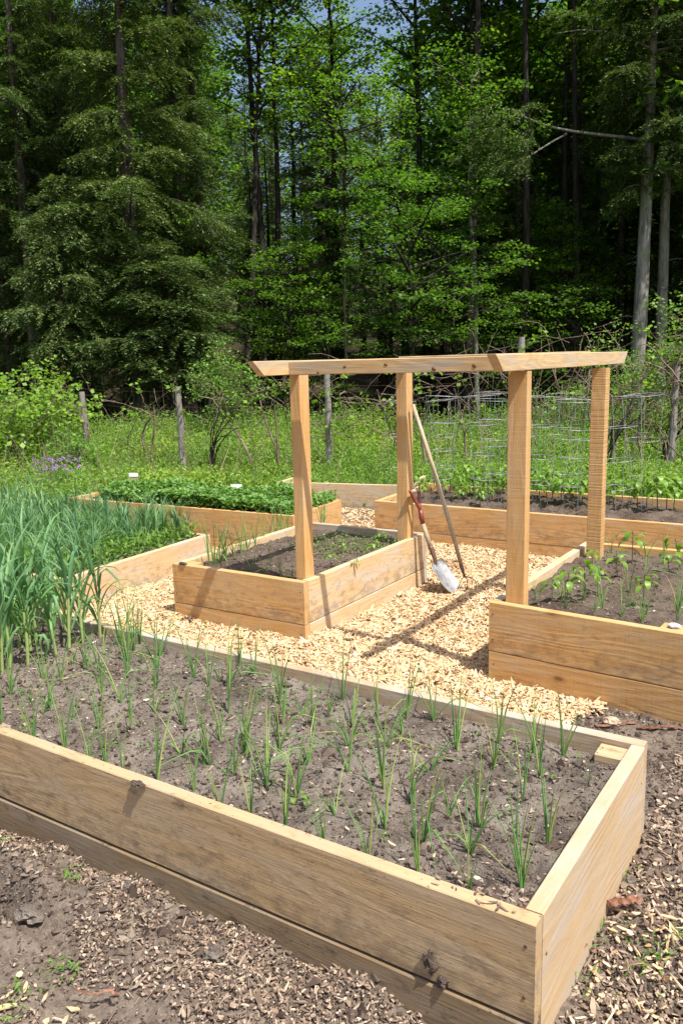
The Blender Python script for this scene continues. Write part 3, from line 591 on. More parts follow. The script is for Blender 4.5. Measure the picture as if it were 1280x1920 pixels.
onions = [(19,1296),(80,1270),(114,1279),(136,1249,.6),(164,1260),(189,1271,1.15),(191,1304),(62,1382),(81,1334,.7),(59,1312,.6),(95,1327),(122,1401,1.1),(137,1346,.7),(187,1364),(228,1324),(240,1245,1.3),(225,1218,1.2),(252,1226,1.3),(263,1213,1.1),(240,1279,1.1),(267,1249,.5),(294,1260,1.1),(293,1296,.9),(364,1282,1.15),(300,1231,1.0),(391,1293),(389,1320,.4),(289,1340,-.9),(247,1371,.9),(344,1363),(169,1432,.8),(198,1441,-.8),(230,1454,-.9),(294,1463,1.2),(341,1415,-.9),(395,1429),(5,1359),
(411,1285,.7),(425,1294,1.1),(428,1332,1.1),(480,1272,1.0),(450,1254,.9),(525,1316,1.15),(531,1360),(480,1319,.8),(414,1383,.8),(458,1405,1.15),(461,1379,.8),(381,1429,.9),(439,1452,.95),(412,1524,.85),(364,1488,.7),(469,1535,1.05),(500,1472,1.1),(523,1410,1.0),(556,1491,1.0),(577,1441,1.0),(533,1557,1.1),(569,1335,.9),(587,1372,.9),(617,1344,.6),(658,1358,1.15),(653,1401,.9),(641,1316,1.1),(653,1460,1.1),(628,1529,-.8),
(708,1353,.85),(762,1344,1.1),(753,1378,.7),(812,1353,1.0),(806,1445,.95),(856,1405,1.15),(726,1409,.9),(720,1491,1.1),(722,1555,1.1),(772,1497,1.0),(794,1575,1.0),(842,1516,.9),(925,1430,.9),(936,1386,1.0),(895,1530,1.0),(903,1536,1.0),(978,1500,1.0),(606,1595,.7),(690,1618,1.0),(880,1600,.9),
(784,1651,1.15),(878,1687,.7),(978,1676,-.9),(972,1636,1.1),(1027,1578,1.2),(1000,1405,.9),(1056,1408,1.1),(1011,1449,1.1),(1103,1473,.45)]
place(onions, 0.285, 'front', 'onion_plant', ON, 0.85, 1.1, 7, ['back row of the front bed', 'second row from the back, front bed', 'third row from the back, front bed', 'middle row of the front bed', 'third row from the front, front bed', 'second row from the front, front bed', 'front row of the front bed'], 'onion', 'green onions growing in the front bed',
      lambda h: 'tall green onion' if h > 1.05 else ('short green onion' if h < 0.75 else 'green onion'))
mid = [(393,1068,.9),(403,1062,1),(412,1058,1),(424,1052,.9),(438,1046,.8),(452,1040,.8),(464,1033,.8),(478,1026,.8),(491,1019,.7),(503,1012,.8),(516,1006,.9),(528,1000,.9),(540,994,.9),(603,986,.9),(608,978,.8),(470,1072,.6),(497,1078,.5),(528,1082,.5),(548,1086,.4),(505,1044,.3)]
place(mid, 0.335, 'mid', 'onion_plant', ON[:20], 0.7, 1, 1, ['row down the left side of the middle bed'], 'onion', 'young onions in the middle bed', lambda h: 'slim young onion' if h > 0.65 else 'very small young onion')
ro = [(1092,1133,.7),(1129,1140,1.0),(1179,1105,.9),(1116,1151,.6),(1163,1157,.8),(1203,1163,.8),(1211,1153,.8),(1145,1039,.7),(1212,1037,1.0),(1207,1087,.8),(1270,1148,1.0),(1269,1163,.6),(1243,1050,.9),(1059,1142,.8),(1004,1120,.5),(1178,1140,.5),(1050,1128,.6)]
place(ro, 0.39, 'right', 'onion_plant', ON[:20], 0.7, 1, 1, ['pepper bed, sprouting between the peppers'], 'onion', 'onions between the peppers', lambda h: 'thin green onion' if h > 0.65 else 'small thin onion')

# ------------------------------------------------------------------ garlic and leeks
def garlic(seed, H, name='garlic_plant', mat='garlic', nl=8, wd=0.024):
    r = np.random.default_rng(seed); mb = MB(); a0 = r.random() * 6.28; hs = H * 0.36
    for q in range(nl):
        zb = hs * (0.25 + 0.75 * q / nl); a = a0 + (q % 2) * math.pi + r.normal(0, 0.35); L = H * r.uniform(0.55, 0.8) * (0.7 + 0.3 * q / nl)
        blade(mb, (0, 0, zb), a, L, wd * r.uniform(0.8, 1.2), r.uniform(0.12, 0.4) * (1.25 - q / nl * 0.7), r.uniform(0.1, 1.3) if r.random() < 0.75 else 2.0, 9, 0.5, r.normal(0, 0.4), kink=r.uniform(0.4, 0.7) if r.random() < 0.28 else None)
    sb = MB(); tube(sb, [(0, 0, -0.03), (r.normal(0, .003), 0, hs * 0.5), (r.normal(0, .004), 0, hs * 1.02)], [0.009, 0.0075, 0.006], 7, False)
    return sb.mesh('stem', M['garlic_stem'], True), mb.mesh('foliage', M[mat], True)
GA = [garlic(300 + k, 0.70, nl=10, wd=0.020) for k in range(7)]
def plant2(name, pair, x, y, z, s, rz, label, cat, group):
    o = thing(name, label, cat, (x, y, z), rz, group); o.scale = (s,) * 3; link('stem', pair[0], o); link('foliage', pair[1], o)
    o.rotation_euler = (rng.normal(0, 0.06), rng.normal(0, 0.06), rz); return o
gp = [(188,1199),(157,1208),(130,1219),(106,1228),(52,1246),(96,1196),(70,1218),(36,1214),(20,1252),(4,1262),(30,1184),(60,1180),(8,1206),(40,1158),(124,1186),(160,1180),(78,1160),(112,1166),(16,1160),(-25,1240),(88,1172),(48,1196),(22,1232),(58,1222),(-30,1190),(-60,1215),(-20,1290)]
for k_, (a, b) in enumerate(sorted(gp, key=lambda q: -q[0])):
    p = at(a, b, 0.285); plant2('garlic_plant', GA[k_ % 7], p.x, p.y, 0.275, rng.uniform(0.85, 1.08), rng.random() * 6.28, 'tall garlic, %s from the right in the patch left of the onions' % (ordn + ['twenty-' + q for q in ordn[:9]] + ['thirtieth', 'thirty-first', 'thirty-second', 'thirty-third'])[k_], 'garlic', 'garlic plants at the left end of the front bed')
LK = [garlic(350 + k, 0.43, 'leek_plant', 'leek', 16, 0.014) for k in range(6)]
LS = [garlic(370 + k, 0.35, 'leek_plant', 'leek', 34, 0.008) for k in range(5)]
nleek = 0
for yy_ in np.arange(3.60, 5.02, 0.118):
    for xx_ in np.arange(-7.6, -4.6, 0.135):
        x = xx_ + rng.normal(0, 0.03); y = yy_ + rng.normal(0, 0.02)
        if x > -4.60 - (0.0 if y < 4 else 0.05): continue
        tall = x < -6.3 + rng.normal(0, 0.2)
        prs = LK if tall else LS
        s = rng.uniform(0.85, 1.15) if tall else rng.uniform(0.8, 1.25)
        plant2('leek_plant', prs[int(rng.integers(0, len(prs)))], x, y, 0.21, s, rng.random() * 6.28, 'tall leek in the back left block of the crowded leek bed' if tall else 'short fine leaved leek in the right block of the crowded leek bed', 'leek', 'tall leeks' if tall else 'short leeks'); nleek += 1
# chives with purple heads
for k_, (px, py) in enumerate([(96, 925), (128, 922)]):
    p = at(px, py, 0.1); mb = MB(); c = thing('chive_clump', ['purple flowering chive clump behind the leeks, left of its twin', 'purple flowering chive clump beside the strawberry bed corner'][k_], 'chives', (p.x, p.y, 0.0), 0, 'flowering chives')
    for q in range(150):
        a = rng.random() * 6.28; r = 0.16 * math.sqrt(rng.random()); quill(mb, (r * math.cos(a), r * math.sin(a), 0), a, rng.uniform(0.28, 0.42), 0.0035, rng.uniform(0, 0.45), 0.2, 5, k=3)
    mb.build('foliage', M['leek'], c, True)
    fm = MB()
    for q in range(26):
        v = rng.normal(0, 1, 3); v /= np.linalg.norm(v); t_ = np.cross(v, rng.normal(0, 1, 3)); t_ /= np.linalg.norm(t_) + 1e-9
        fm.add([v * 0.004, v * 0.022 + t_ * 0.006, v * 0.022 - t_ * 0.006], [(0, 1, 2)])
    fme = fm.mesh('flower_head', M['chive_flower'])
    for q in range(26):
        a = rng.random() * 6.28; r = 0.22 * math.sqrt(rng.random()); f_ = link('flower_head', fme, c, (r * math.cos(a), r * math.sin(a), rng.uniform(0.38, 0.56))); f_.rotation_euler = (0, 0, a)

# ------------------------------------------------------------------ broad leaved seedlings
def leaf(mb, base, az_, L, Wd, pitch, curl, n_=5, roll=0.0):
    s = np.linspace(0, 1, n_); ang = pitch - curl * s
    dr = np.concatenate([[0], np.cumsum(np.cos(ang[1:]))]) * L / (n_ - 1); dz = np.concatenate([[0], np.cumsum(np.sin(ang[1:]))]) * L / (n_ - 1)
    d = np.array([math.cos(az_), math.sin(az_), 0]); sd_ = np.array([-math.sin(az_), math.cos(az_), roll]); w = Wd * 0.5 * np.sin(np.pi * (s * 0.94 + 0.03)) ** 0.8 * (1.15 - 0.5 * s)
    c = np.asarray(base)[None] + d * dr[:, None] + np.array([0, 0, 1.0]) * dz[:, None]; up = np.array([0, 0, 0.22])
    v = np.stack([c + sd_ * w[:, None] + up * w[:, None], c, c - sd_ * w[:, None] + up * w[:, None]], 1).reshape(-1, 3)
    a = np.arange(n_ - 1)[:, None] * 3 + np.array([0, 1])[None]; mb.add(v, np.stack([a, a + 1, a + 4, a + 3], -1).reshape(-1, 4))
def pepper(seed, H=0.2, nl=8, L=0.095):
    r = np.random.default_rng(seed); s = MB(); f = MB(); bx, by = r.normal(0, 0.01, 2)
    tube(s, [(0, 0, -0.02), (bx * .5, by * .5, H * 0.5), (bx, by, H)], [0.0035, 0.003, 0.002], 5, False)
    for q in range(nl):
        a = q * 2.4 + r.normal(0, 0.2); t_ = 0.55 + 0.45 * q / nl; p = (bx * t_, by * t_, H * t_); e = (p[0] + 0.03 * math.cos(a), p[1] + 0.03 * math.sin(a), p[2] + 0.012)
        tube(s, [p, e], [0.0015, 0.0012], 4, False); leaf(f, e, a, L * r.uniform(0.55, 1.1), L * 0.46, r.uniform(0.1, 0.6), r.uniform(0.9, 2.0))
    return s.mesh('stem', M['stem']), f.mesh('foliage', M['pepper'], True)
PP = [pepper(400 + k) for k in range(6)]
pep = [(1097,1122,1.15),(1110,1062,.65),(1157,1084,.95),(1185,1054,1.2),(1205,1133,.95),(1255,1078,.8),(1276,1067,1.1),(1120,1108,.8),(1062,1128,1.0),(1034,1132,.8),(1078,1088,.5)]
where = ['in front of the right end', 'by the rear pergola post', 'in the middle of the bed', 'tallest of the patch toward the back', 'nearest the front board at right', 'with pale fresh leaves near the right edge', 'cut by the right edge of the photo', 'close behind the front left pepper', 'beside the front pergola post', 'next to the left rail', 'smallest, by the left rail']
where[0] = 'largest at the front left'
for k_, (a, b, s) in enumerate(pep):
    p = at(a, b, 0.39); plant2('pepper_plant', PP[k_ % 6], p.x, p.y, 0.385, s * 0.84, rng.random() * 6.28, 'bright green pepper seedling in the right bed, ' + where[k_], 'pepper plant', 'pepper seedlings in the right bed')
for k_, (a, b, s) in enumerate([(622,1062,.5),(700,1045,.6),(664,1070,.4),(640,1038,.45),(712,1020,.5)]):
    p = at(a, b, 0.335); plant2('bean_seedling', PP[k_ % 6], p.x, p.y, 0.33, s, k_ * 2.0, 'small bean seedling in the middle bed, %s from the left' % sorted([(622, 'first'), (700, 'fourth'), (664, 'third'), (640, 'second'), (712, 'fifth')], key=lambda q: q[0] != a)[0][1], 'bean plant', 'bean seedlings in the middle bed')
p = at(556, 1500, 0.285); plant2('broadleaf_weed', pepper(444, 0.03, 5, 0.06), p.x, p.y, 0.285, 0.6, 0.4, 'small pale broad leaved weed in the centre of the onion bed', 'weed', None)
# tomato seedlings of the long back bed
TM = [pepper(460 + k, 0.22, 20, 0.085) for k in range(5)]
tm = [(775,925,.9),(812,922,.9),(842,926,1.0),(872,918,1.1),(905,925,1.2),(935,928,1.1),(1010,935,1.1),(1035,938,1.2),(1062,945,1.0),(1090,950,1.1),(1150,952,1.0),(1195,958,1.1),(1232,962,1.3),(1262,955,1.1),(1135,930,.9),(1000,915,.9),(860,945,.7),(900,950,.7)]
tm += [(a + 17, b + (11 if b < 940 else -9), s * 0.9) for a, b, s in tm if a + 17 < 1275]
for k_, (a, b, s) in enumerate(sorted(tm)):
    p = at(a, b, 0.33); plant2('tomato_plant', TM[k_ % 5], p.x, p.y, 0.32, s * 1.15, rng.random() * 6.28, 'young leafy tomato plant in the long back bed, %s from the left' % (ordn + ['twenty-' + q for q in ordn[:9]] + ['thirtieth'] + ['thirty-' + q for q in ordn[:9]])[k_], 'tomato plant', 'tomato plants in the back bed')

# ------------------------------------------------------------------ strawberry cover, seedlings, weeds
def leafquads(pos, nrm_tilt, L, Wd, seed, trif=False):
    r = np.random.default_rng(seed); k = len(pos); az_ = r.random(k) * 6.283; pt_ = r.normal(0.25, nrm_tilt, k)
    d = np.stack([np.cos(az_) * np.cos(pt_), np.sin(az_) * np.cos(pt_), np.sin(pt_)], -1); s = np.stack([-np.sin(az_), np.cos(az_), r.normal(0, 0.35, k)], -1)
    L = np.broadcast_to(L, (k,)) * r.uniform(0.7, 1.25, k); Wd = np.broadcast_to(Wd, (k,)) * r.uniform(0.8, 1.2, k)
    a = pos; b = pos + d * (L * 0.45)[:, None] + s * (Wd / 2)[:, None] + np.array([0, 0, 1]) * (L * 0.06)[:, None]; c = pos + d * L[:, None] - np.array([0, 0, 1]) * (L * 0.12)[:, None]; e = pos + d * (L * 0.45)[:, None] - s * (Wd / 2)[:, None] + np.array([0, 0, 1]) * (L * 0.06)[:, None]
    v = np.stack([a, b, c, e], 1).reshape(-1, 3); return v, (np.arange(k) * 4)[:, None] + np.arange(4)[None]
def in_bed(c, k, ins):
    a, b = rng.random(k), rng.random(k); fl, fr, br, bl = [np.array(q) for q in c]; cen = (fl + fr + br + bl) / 4
    e = [q + np.sign(cen - q) * ins for q in (fl, fr, br, bl)]
    return ((1 - a) * (1 - b))[:, None] * e[0] + (a * (1 - b))[:, None] * e[1] + (a * b)[:, None] * e[2] + ((1 - a) * b)[:, None] * e[3]
pt = in_bed(Sc, 24000, 0.03); pt = pt[(pt[:, 0] > -6.3 + fbm(pt[:, 0], pt[:, 1], 3, 2) * 0.5)]
z = 0.36 + np.clip(fbm(pt[:, 0], pt[:, 1], 4, 3, 8) * 0.10 + 0.085, 0.02, 1) * rng.random(len(pt)) ** 0.5 * 1.2
mb = MB(); v, f = leafquads(np.concatenate([pt, z[:, None]], 1), 0.45, 0.045, 0.032, 3); mb.add(v, f)
tag(mb.build('strawberry_leaves', M['straw']), 'dense strawberry leaves filling the left timber bed', 'strawberry plants', kind='stuff')
pt = in_bed(Sc, 40, 0.1); mb = MB(); v, f = leafquads(np.concatenate([pt, np.full((40, 1), 0.47)], 1), 0.3, 0.016, 0.016, 4); mb.add(v, f)
tag(mb.build('strawberry_blossom', M['white']), 'tiny white strawberry blossoms', 'blossom', kind='stuff')
pt = in_bed(Mc, 1500, 0.08); pt = pt[(pt[:, 1] > 4.5 + fbm(pt[:, 0], pt[:, 1], 3, 2, 5) * 0.9) & (pt[:, 0] > -3.4)]
mb = MB(); v, f = leafquads(np.concatenate([pt, 0.345 + rng.random((len(pt), 1)) * 0.03], 1), 0.3, 0.022, 0.014, 5); mb.add(v, f)
tag(mb.build('carrot_seedlings', M['weed']), 'haze of tiny seedlings at the back of the middle bed', 'seedlings', kind='stuff')
pt = in_bed(Nc, 90, 0.1); pt = np.repeat(pt, 7, 0) + rng.normal(0, 0.012, (630, 2)); mb = MB(); v, f = leafquads(np.concatenate([pt, 0.292 + rng.random((len(pt), 1)) * 0.012], 1), 0.4, 0.014, 0.008, 6); mb.add(v, f)
tag(mb.build('weed_seedlings', M['weed']), 'tiny weed seedlings dotted over the onion bed', 'weeds', kind='stuff')
pt = in_bed(Lc, 14000, 0.05); pt = pt[(pt[:, 0] > -6.4 + rng.normal(0, 0.3, len(pt)))]
mb = MB(); v, f = leafquads(np.concatenate([pt, 0.22 + rng.random((len(pt), 1)) * 0.13], 1), 0.6, 0.06, 0.02, 7); mb.add(v, f)
tag(mb.build('weed_cover', M['weed']), 'light green weeds between the leeks by the board', 'weeds', kind='stuff')
g0 = []
for (a, b, z, r, k) in [(700,1500,-1,0,0)]: pass
for (px, py, k, r) in [(128, 1635, 30, .02), (115, 1808, 40, .03), (22, 1880, 40, .05), (1040, 1800, 60, .05), (1085, 1740, 60, .05), (1230, 1760, 80, .07), (1165, 1640, 40, .03), (1075, 1640, 50, .03), (1130, 1480, 30, .03), (905, 1100, 50, .03), (10, 1570, 20, .02), (780, 1045, 30, .02)]:
    p = at(px, py, 0.0); g0.append(np.stack([p.x + rng.normal(0, r, k), p.y + rng.normal(0, r, k), gz(p.x, p.y) + rng.random(k) * 0.02 + 0.004], -1))
g0 = np.concatenate(g0); mb = MB(); v, f = leafquads(g0, 0.5, 0.022, 0.007, 8); mb.add(v, f)
tag(mb.build('weed_seedlings', M['weed']), 'sparse grass and weed tufts on the bare ground by the beds', 'weeds', kind='stuff')

# ------------------------------------------------------------------ meadow
Fh = np.array([F.x, F.y]); Fh = Fh / np.linalg.norm(Fh); Rh = np.array([Fh[1], -Fh[0]])
def field(k, d0, d1, pw=1.0):
    d = d0 + (d1 - d0) * rng.random(k) ** pw; s = (rng.random(k) * 2 - 1) * (d * 0.52 + 0.6)
    return Fh[None] * d[:, None] + Rh[None] * s[:, None]
bedsA = [((-4.0, 6.4), (3, 6.3), (3, 7.86), (-4.05, 7.9)), ((-8.8, 3.2), (-4.4, 3.3), (-4.5, 5.15), (-8.8, 5.1))]
def meadow_ok(p):
    x, y = p[:, 0], p[:, 1]
    k = ((y > 7.95) | (x < -6.75 - np.clip(5.2 - y, 0, 1) * 2.2)) & (y > 5.1)
    k &= ~((x > -6.9) & (x < -3.9) & (y < 7.6))
    k &= (y > 8.0 + 0.12 * np.maximum(0, x + 4)) | (x < -6.8)
    k &= ~((x > -6.0) & (x < -4.3) & (y < 8.02 + (x + 5.95) * 0.225))
    for c in BEDS[:-1]: k &= ~inside(p, list(c), 0.02)
    return k
def edge_ok(p, dep): return dep < 16.6 + fbm(p[:, 0], p[:, 1], 0.35, 3, 66) * 2.2
pt = field(52000, 8.4, 18.0, 0.85); pt = pt[meadow_ok(pt)]; dd = pt @ Fh; k = edge_ok(pt, dd); pt, dd = pt[k], dd[k]
hh = (0.24 + fbm(pt[:, 0], pt[:, 1], 0.8, 3, 12) * 0.26 + np.clip(dd - 11.8, 0, 3) * 0.14) * rng.uniform(0.55, 1.3, len(pt)); hh = np.clip(hh, 0.08, 1.05) * np.clip((dd - 8.2) * 0.5 + 0.3, 0.3, 1)
sel = fbm(pt[:, 0], pt[:, 1], 1.3, 3, 19) + rng.normal(0, 0.12, len(pt)); zb = gz(pt[:, 0], pt[:, 1])
for nm, mk, NL, ta, L_, W_l, lab in (('meadow_weeds', sel < 0.10, 15, 0.6, 0.062, 0.015, 'lush knee high goldenrod and weeds between the beds and the wood'), ('meadow_herbs', sel >= 0.10, 10, 0.35, 0.07, 0.034, 'patches of yellow green broad leaved herbs in the meadow')):
    q0, h0, z0 = pt[mk], hh[mk] * (1.0 if mk is None or NL == 15 else 0.8), zb[mk]; pos = []
    for q in range(NL):
        t_ = (q + rng.random(len(q0))) / NL
        pos.append(np.stack([q0[:, 0] + rng.normal(0, 0.035, len(q0)), q0[:, 1] + rng.normal(0, 0.035, len(q0)), z0 + h0 * (0.1 + 0.9 * t_)], -1))
    mb = MB(); v, f = leafquads(np.concatenate(pos), ta, L_, W_l, 9); mb.add(v, f); tag(mb.build(nm, M['meadow' if NL == 15 else 'herb']), lab, 'meadow', kind='stuff')
k = 1100; pt = field(k, 9, 16.5, 0.8); pt = pt[meadow_ok(pt)]; k = len(pt); zb = gz(pt[:, 0], pt[:, 1]); mb = MB()
for q in range(k):
    h_ = rng.uniform(0.4, 1.0); e = np.array([rng.normal(0, 0.16), rng.normal(0, 0.16), h_]); b = np.array([pt[q, 0], pt[q, 1], zb[q]]); tube(mb, [b, b + e * (0.5, 0.5, 0.55), b + e], [0.0035, 0.003, 0.0015], 3, False)
tag(mb.build('dry_stalks', M['dry']), 'dry pale stalks standing among the meadow weeds', 'dry stalks', kind='stuff')
# grass blades
k = 60000; pt = field(k, 7.2, 18, 0.75); pt = pt[meadow_ok(pt)]; pt = pt[edge_ok(pt, pt @ Fh)]; k = len(pt); zb = gz(pt[:, 0], pt[:, 1])
hg = rng.uniform(0.10, 0.30, k) * (1 + np.clip(pt @ Fh - 12, 0, 3) * 0.2); a = rng.random(k) * 6.28; ln_ = rng.uniform(0.05, 0.5, k) * hg; w = 0.004
d = np.stack([np.cos(a), np.sin(a)], -1); b0 = np.concatenate([pt, zb[:, None]], 1); s = np.stack([-d[:, 1], d[:, 0], 0 * a], -1) * w
m1 = b0 + np.concatenate([d * (ln_ * 0.3)[:, None], (hg * 0.6)[:, None]], 1); m2 = b0 + np.concatenate([d * ln_[:, None], hg[:, None]], 1)
v = np.stack([b0 - s, b0 + s, m1 + s * 0.8, m2, m1 - s * 0.8], 1).reshape(-1, 3); o5 = (np.arange(k) * 5)[:, None]
mb = MB(); mb.add(v, np.array([[0, 1, 2, 3, 4]]) + o5); tag(mb.build('meadow_grass', M['meadow']), 'tall grass blades between the meadow weeds', 'grass', kind='stuff')

#@@FOREST

# ------------------------------------------------------------------ trees
def join(a, b):
    a.v += b.v; a.f += [f + a.n for f in b.f]; a.n += b.n
def ground(px, depth):
    p = atd(px, depth); return p.x, p.y, float(gz(np.array([p.x]), np.array([p.y]))[0]) - 0.05
def quads(mb, c, d, s, L, Wd):
    """Kite shaped leaf quads at c, along d, widened along s (all arrays)."""
    a = c; m = c + d * (L * 0.5)[:, None]; v = np.stack([a, m + s * (Wd / 2)[:, None], c + d * L[:, None], m - s * (Wd / 2)[:, None]], 1).reshape(-1, 3)
    mb.add(v, (np.arange(len(c)) * 4)[:, None] + np.arange(4)[None])
def trunk(mb, H, r0, seed, wob=0.12, n_=14, lean=(0, 0), k=10):
    r = np.random.default_rng(seed); s = np.linspace(0, 1, n_); z = s * H
    x = np.cumsum(r.normal(0, wob * 0.25, n_)) * s + lean[0] * s; y = np.cumsum(r.normal(0, wob * 0.25, n_)) * s + lean[1] * s
    rad = r0 * (1 - 0.85 * s) * (1 + 0.55 * np.exp(-s * H / 0.35)); P_ = np.stack([x, y, z], -1); tube(mb, P_, rad, k, False); return P_
def spray(fm, p0, dirv, L, r, dens=1.0, droop=0.35, size=1.0, wide=0.42):
    """A hemlock bough: drooping side twigs, each a small fan of needles."""
    d = np.array(dirv, float); d /= np.linalg.norm(d); side = np.cross(d, (0, 0, 1)); side /= np.linalg.norm(side) + 1e-9
    nt = max(6, int(L / 0.085 * dens)); C_, D_, S_, LL = [], [], [], []; rise = r.uniform(-0.05, 0.22)
    for k in range(nt):
        s_ = 0.10 + 0.90 * (k + r.random()) / nt; p = p0 + d * (L * s_) + np.array([0, 0, 1]) * (rise * L * s_ - droop * L * s_ * s_)
        sg = 1 if k % 2 else -1; tl = (wide * L * (1 - s_) + 0.15 + 0.14 * r.random()) * min(1, 0.4 + s_ * 2) * (0.45 if r.random() < 0.2 else 1)
        td = d * r.uniform(0.3, 0.95) + side * sg * r.uniform(0.5, 1.0) + np.array([0, 0, r.normal(-0.18, 0.20)]); td /= np.linalg.norm(td)
        ne = max(4, int(tl / 0.034 * dens)); u = (np.arange(ne) + r.random(ne)) / ne
        c = p + td[None] * (u * tl)[:, None] - np.array([0, 0, 1]) * (0.45 * tl * u * u)[:, None] + r.normal(0, 0.010, (ne, 3))
        ts = np.cross(td, (0, 0, 1)); ts /= np.linalg.norm(ts) + 1e-9; sgn = np.where(np.arange(ne) % 2, 1, -1)[:, None]
        dd_ = td[None] * 0.75 + ts[None] * sgn * r.uniform(0.4, 1.0, (ne, 1)) + np.stack([0 * u, 0 * u, r.normal(-0.2, 0.35, ne)], -1); dd_ /= np.linalg.norm(dd_, axis=1)[:, None]
        sv = np.cross(dd_, np.array([0, 0, 1.0])[None] + r.normal(0, 0.38, (ne, 3))); sv /= np.linalg.norm(sv, axis=1)[:, None] + 1e-9
        C_.append(c); D_.append(dd_); S_.append(sv); LL.append(r.uniform(0.05, 0.10, ne) * size)
    c, dd_, sv, ll = map(np.concatenate, (C_, D_, S_, LL)); quads(fm, c, dd_, sv, ll, ll * 0.34)
def hemlock(seed, H, cb, R, r0, nb, size=1.0, dens=1.0, barkm='bark', pw=0.75, az_=None):
    r = np.random.default_rng(seed); tm_ = MB(); fm = MB(); P_ = trunk(tm_, H, r0, seed); Bm = MB(); ph = r.random(4) * 6.28
    for k in range(nb):
        u = (k + r.random()) / nb; h = cb + (H - cb) * u ** 0.9; base = np.array([np.interp(h, P_[:, 2], P_[:, 0]), np.interp(h, P_[:, 2], P_[:, 1]), h])
        a = (k * 2.399 + r.normal(0, 0.5)) if az_ is None else r.normal(az_, 1.2)
        lobes = 0.5 + 0.5 * math.sin(3 * a + ph[0] + h * 1.1) * math.sin(h * 2.3 + ph[1] + a)      # uneven outline with gaps
        if lobes < 0.22 and r.random() < 0.75: continue
        prof = min(1.0, 0.55 + 2.2 * u) * (1 - u) ** pw + 0.08
        L = R * prof * r.uniform(0.5, 1.1) * (0.5 + 0.85 * lobes)
        if r.random() < 0.33: L *= 0.42
        d = np.array([math.cos(a), math.sin(a), r.uniform(-0.15, 0.35)])
        spray(fm, base, d, L, r, dens, r.uniform(0.2, 0.5), size, 0.5)
        s_ = np.linspace(0, 1, 5)[:, None]; tube(Bm, base + d * L * s_ * 0.9 + np.array([0, 0, 1]) * (0.08 * L * s_ - 0.3 * L * s_ ** 2), [0.010 * L + 0.006, 0.008 * L, 0.006 * L, 0.004 * L, 0.002], 4, False)
    for k in range(int(nb * 0.55)):   # short inner boughs close to the trunk
        h = cb + (H - cb) * r.random() * 0.95; a = r.random() * 6.28; base = np.array([np.interp(h, P_[:, 2], P_[:, 0]), np.interp(h, P_[:, 2], P_[:, 1]), h])
        spray(fm, base, (math.cos(a), math.sin(a), r.uniform(-0.1, 0.3)), r.uniform(0.5, 1.0), r, dens, 0.4, size, 0.6)
    for k in range(14):   # dead snags on the lower trunk
        h = cb * r.uniform(0.15, 1.0); a = r.random() * 6.28; b = np.array([0, 0, h]); L = r.uniform(0.2, 0.9); d = np.array([math.cos(a), math.sin(a), r.uniform(-0.2, 0.4)])
        tube(Bm, [b, b + d * L * .5, b + d * L + (0, 0, -0.1)], [0.014, 0.008, 0.003], 4, False)
    join(tm_, Bm); return tm_.mesh('trunk', M[barkm], True), fm.mesh('crown', M['hemlock'])
def clump(fm, p, r, k, rad, L, flatz=0.28, tilt=0.42):
    q = r.normal(0, 1, (k, 3)) * np.array([rad, rad, rad * flatz]) * 0.55 + p
    a = r.random(k) * 6.28; d = np.stack([np.cos(a), np.sin(a), r.normal(-0.25, tilt, k)], -1); d /= np.linalg.norm(d, axis=1)[:, None]
    nrm = np.stack([r.normal(0, tilt, k), r.normal(0, tilt, k), np.ones(k)], -1); s_ = np.cross(d, nrm); s_ /= np.linalg.norm(s_, axis=1)[:, None]
    l_ = L * r.uniform(0.7, 1.25, k); quads(fm, q, d, s_, l_, l_ * 0.85)
def maple(seed, H, cb, R, r0, nb, leafL=0.13, per=26, barkm='bark_dark', rad=0.42, shape=0.6, ncl=5, leafm='maple'):
    r = np.random.default_rng(seed); tm_ = MB(); Bm = MB(); fm = MB(); P_ = trunk(tm_, H * 0.96, r0, seed, 0.25, 16, (r.normal(0, H * 0.03), r.normal(0, H * 0.03)))
    for k in range(nb):
        u = (k + r.random()) / nb; h = cb + (H - cb) * u; b = np.array([np.interp(h, P_[:, 2], P_[:, 0]), np.interp(h, P_[:, 2], P_[:, 1]), h * 0.96])
        L = R * (math.sin(math.pi * min(1, u * 0.86 + 0.10)) ** shape) * r.uniform(0.5, 1.1); a = k * 2.399 + r.normal(0, 0.4); up = r.uniform(0.15, 0.75)
        d = np.array([math.cos(a), math.sin(a), up]); e = b + d * L; mid_ = b + d * L * 0.5 + (0, 0, -0.06 * L)
        path_ = bez(b, b + d * L * 0.35, mid_ + np.array([0, 0, 0.1 * L]), e, 6); tube(Bm, path_, np.linspace(0.014 * L + 0.012, 0.005, 6), 5, False)
        for q in range(ncl):
            t_ = 0.3 + 0.75 * (q + r.random()) / ncl; c = b + d * L * t_ + r.normal(0, 0.22 * L, 3) * (1, 1, 0.45)
            tube(Bm, [b + d * L * max(0.1, t_ - 0.3), c], [0.007, 0.003], 3, False); clump(fm, c, r, per, rad * r.uniform(0.7, 1.3), leafL)
    join(tm_, Bm); return tm_.mesh('trunk', M[barkm], True), fm.mesh('crown', M[leafm])
def tree(kind, ms, px, depth, label, rz=0.0, sc=1.0, group=None, tilt=(0, 0), cat='tree'):
    x, y, z = ground(px, depth); o = thing(kind, label, cat, (x, y, z), rz, group); o.scale = (sc,) * 3 if not isinstance(sc, tuple) else sc
    o.rotation_euler = (tilt[0], tilt[1], rz)
    for n_, m_ in zip(('trunk', 'crown'), ms): link(n_, m_, o)
    return o
HA = hemlock(1, 13.8, 2.7, 2.9, 0.20, 140, dens=2.2, barkm='bark')
HB = hemlock(2, 12.6, 3.0, 2.5, 0.18, 112, dens=2.2)
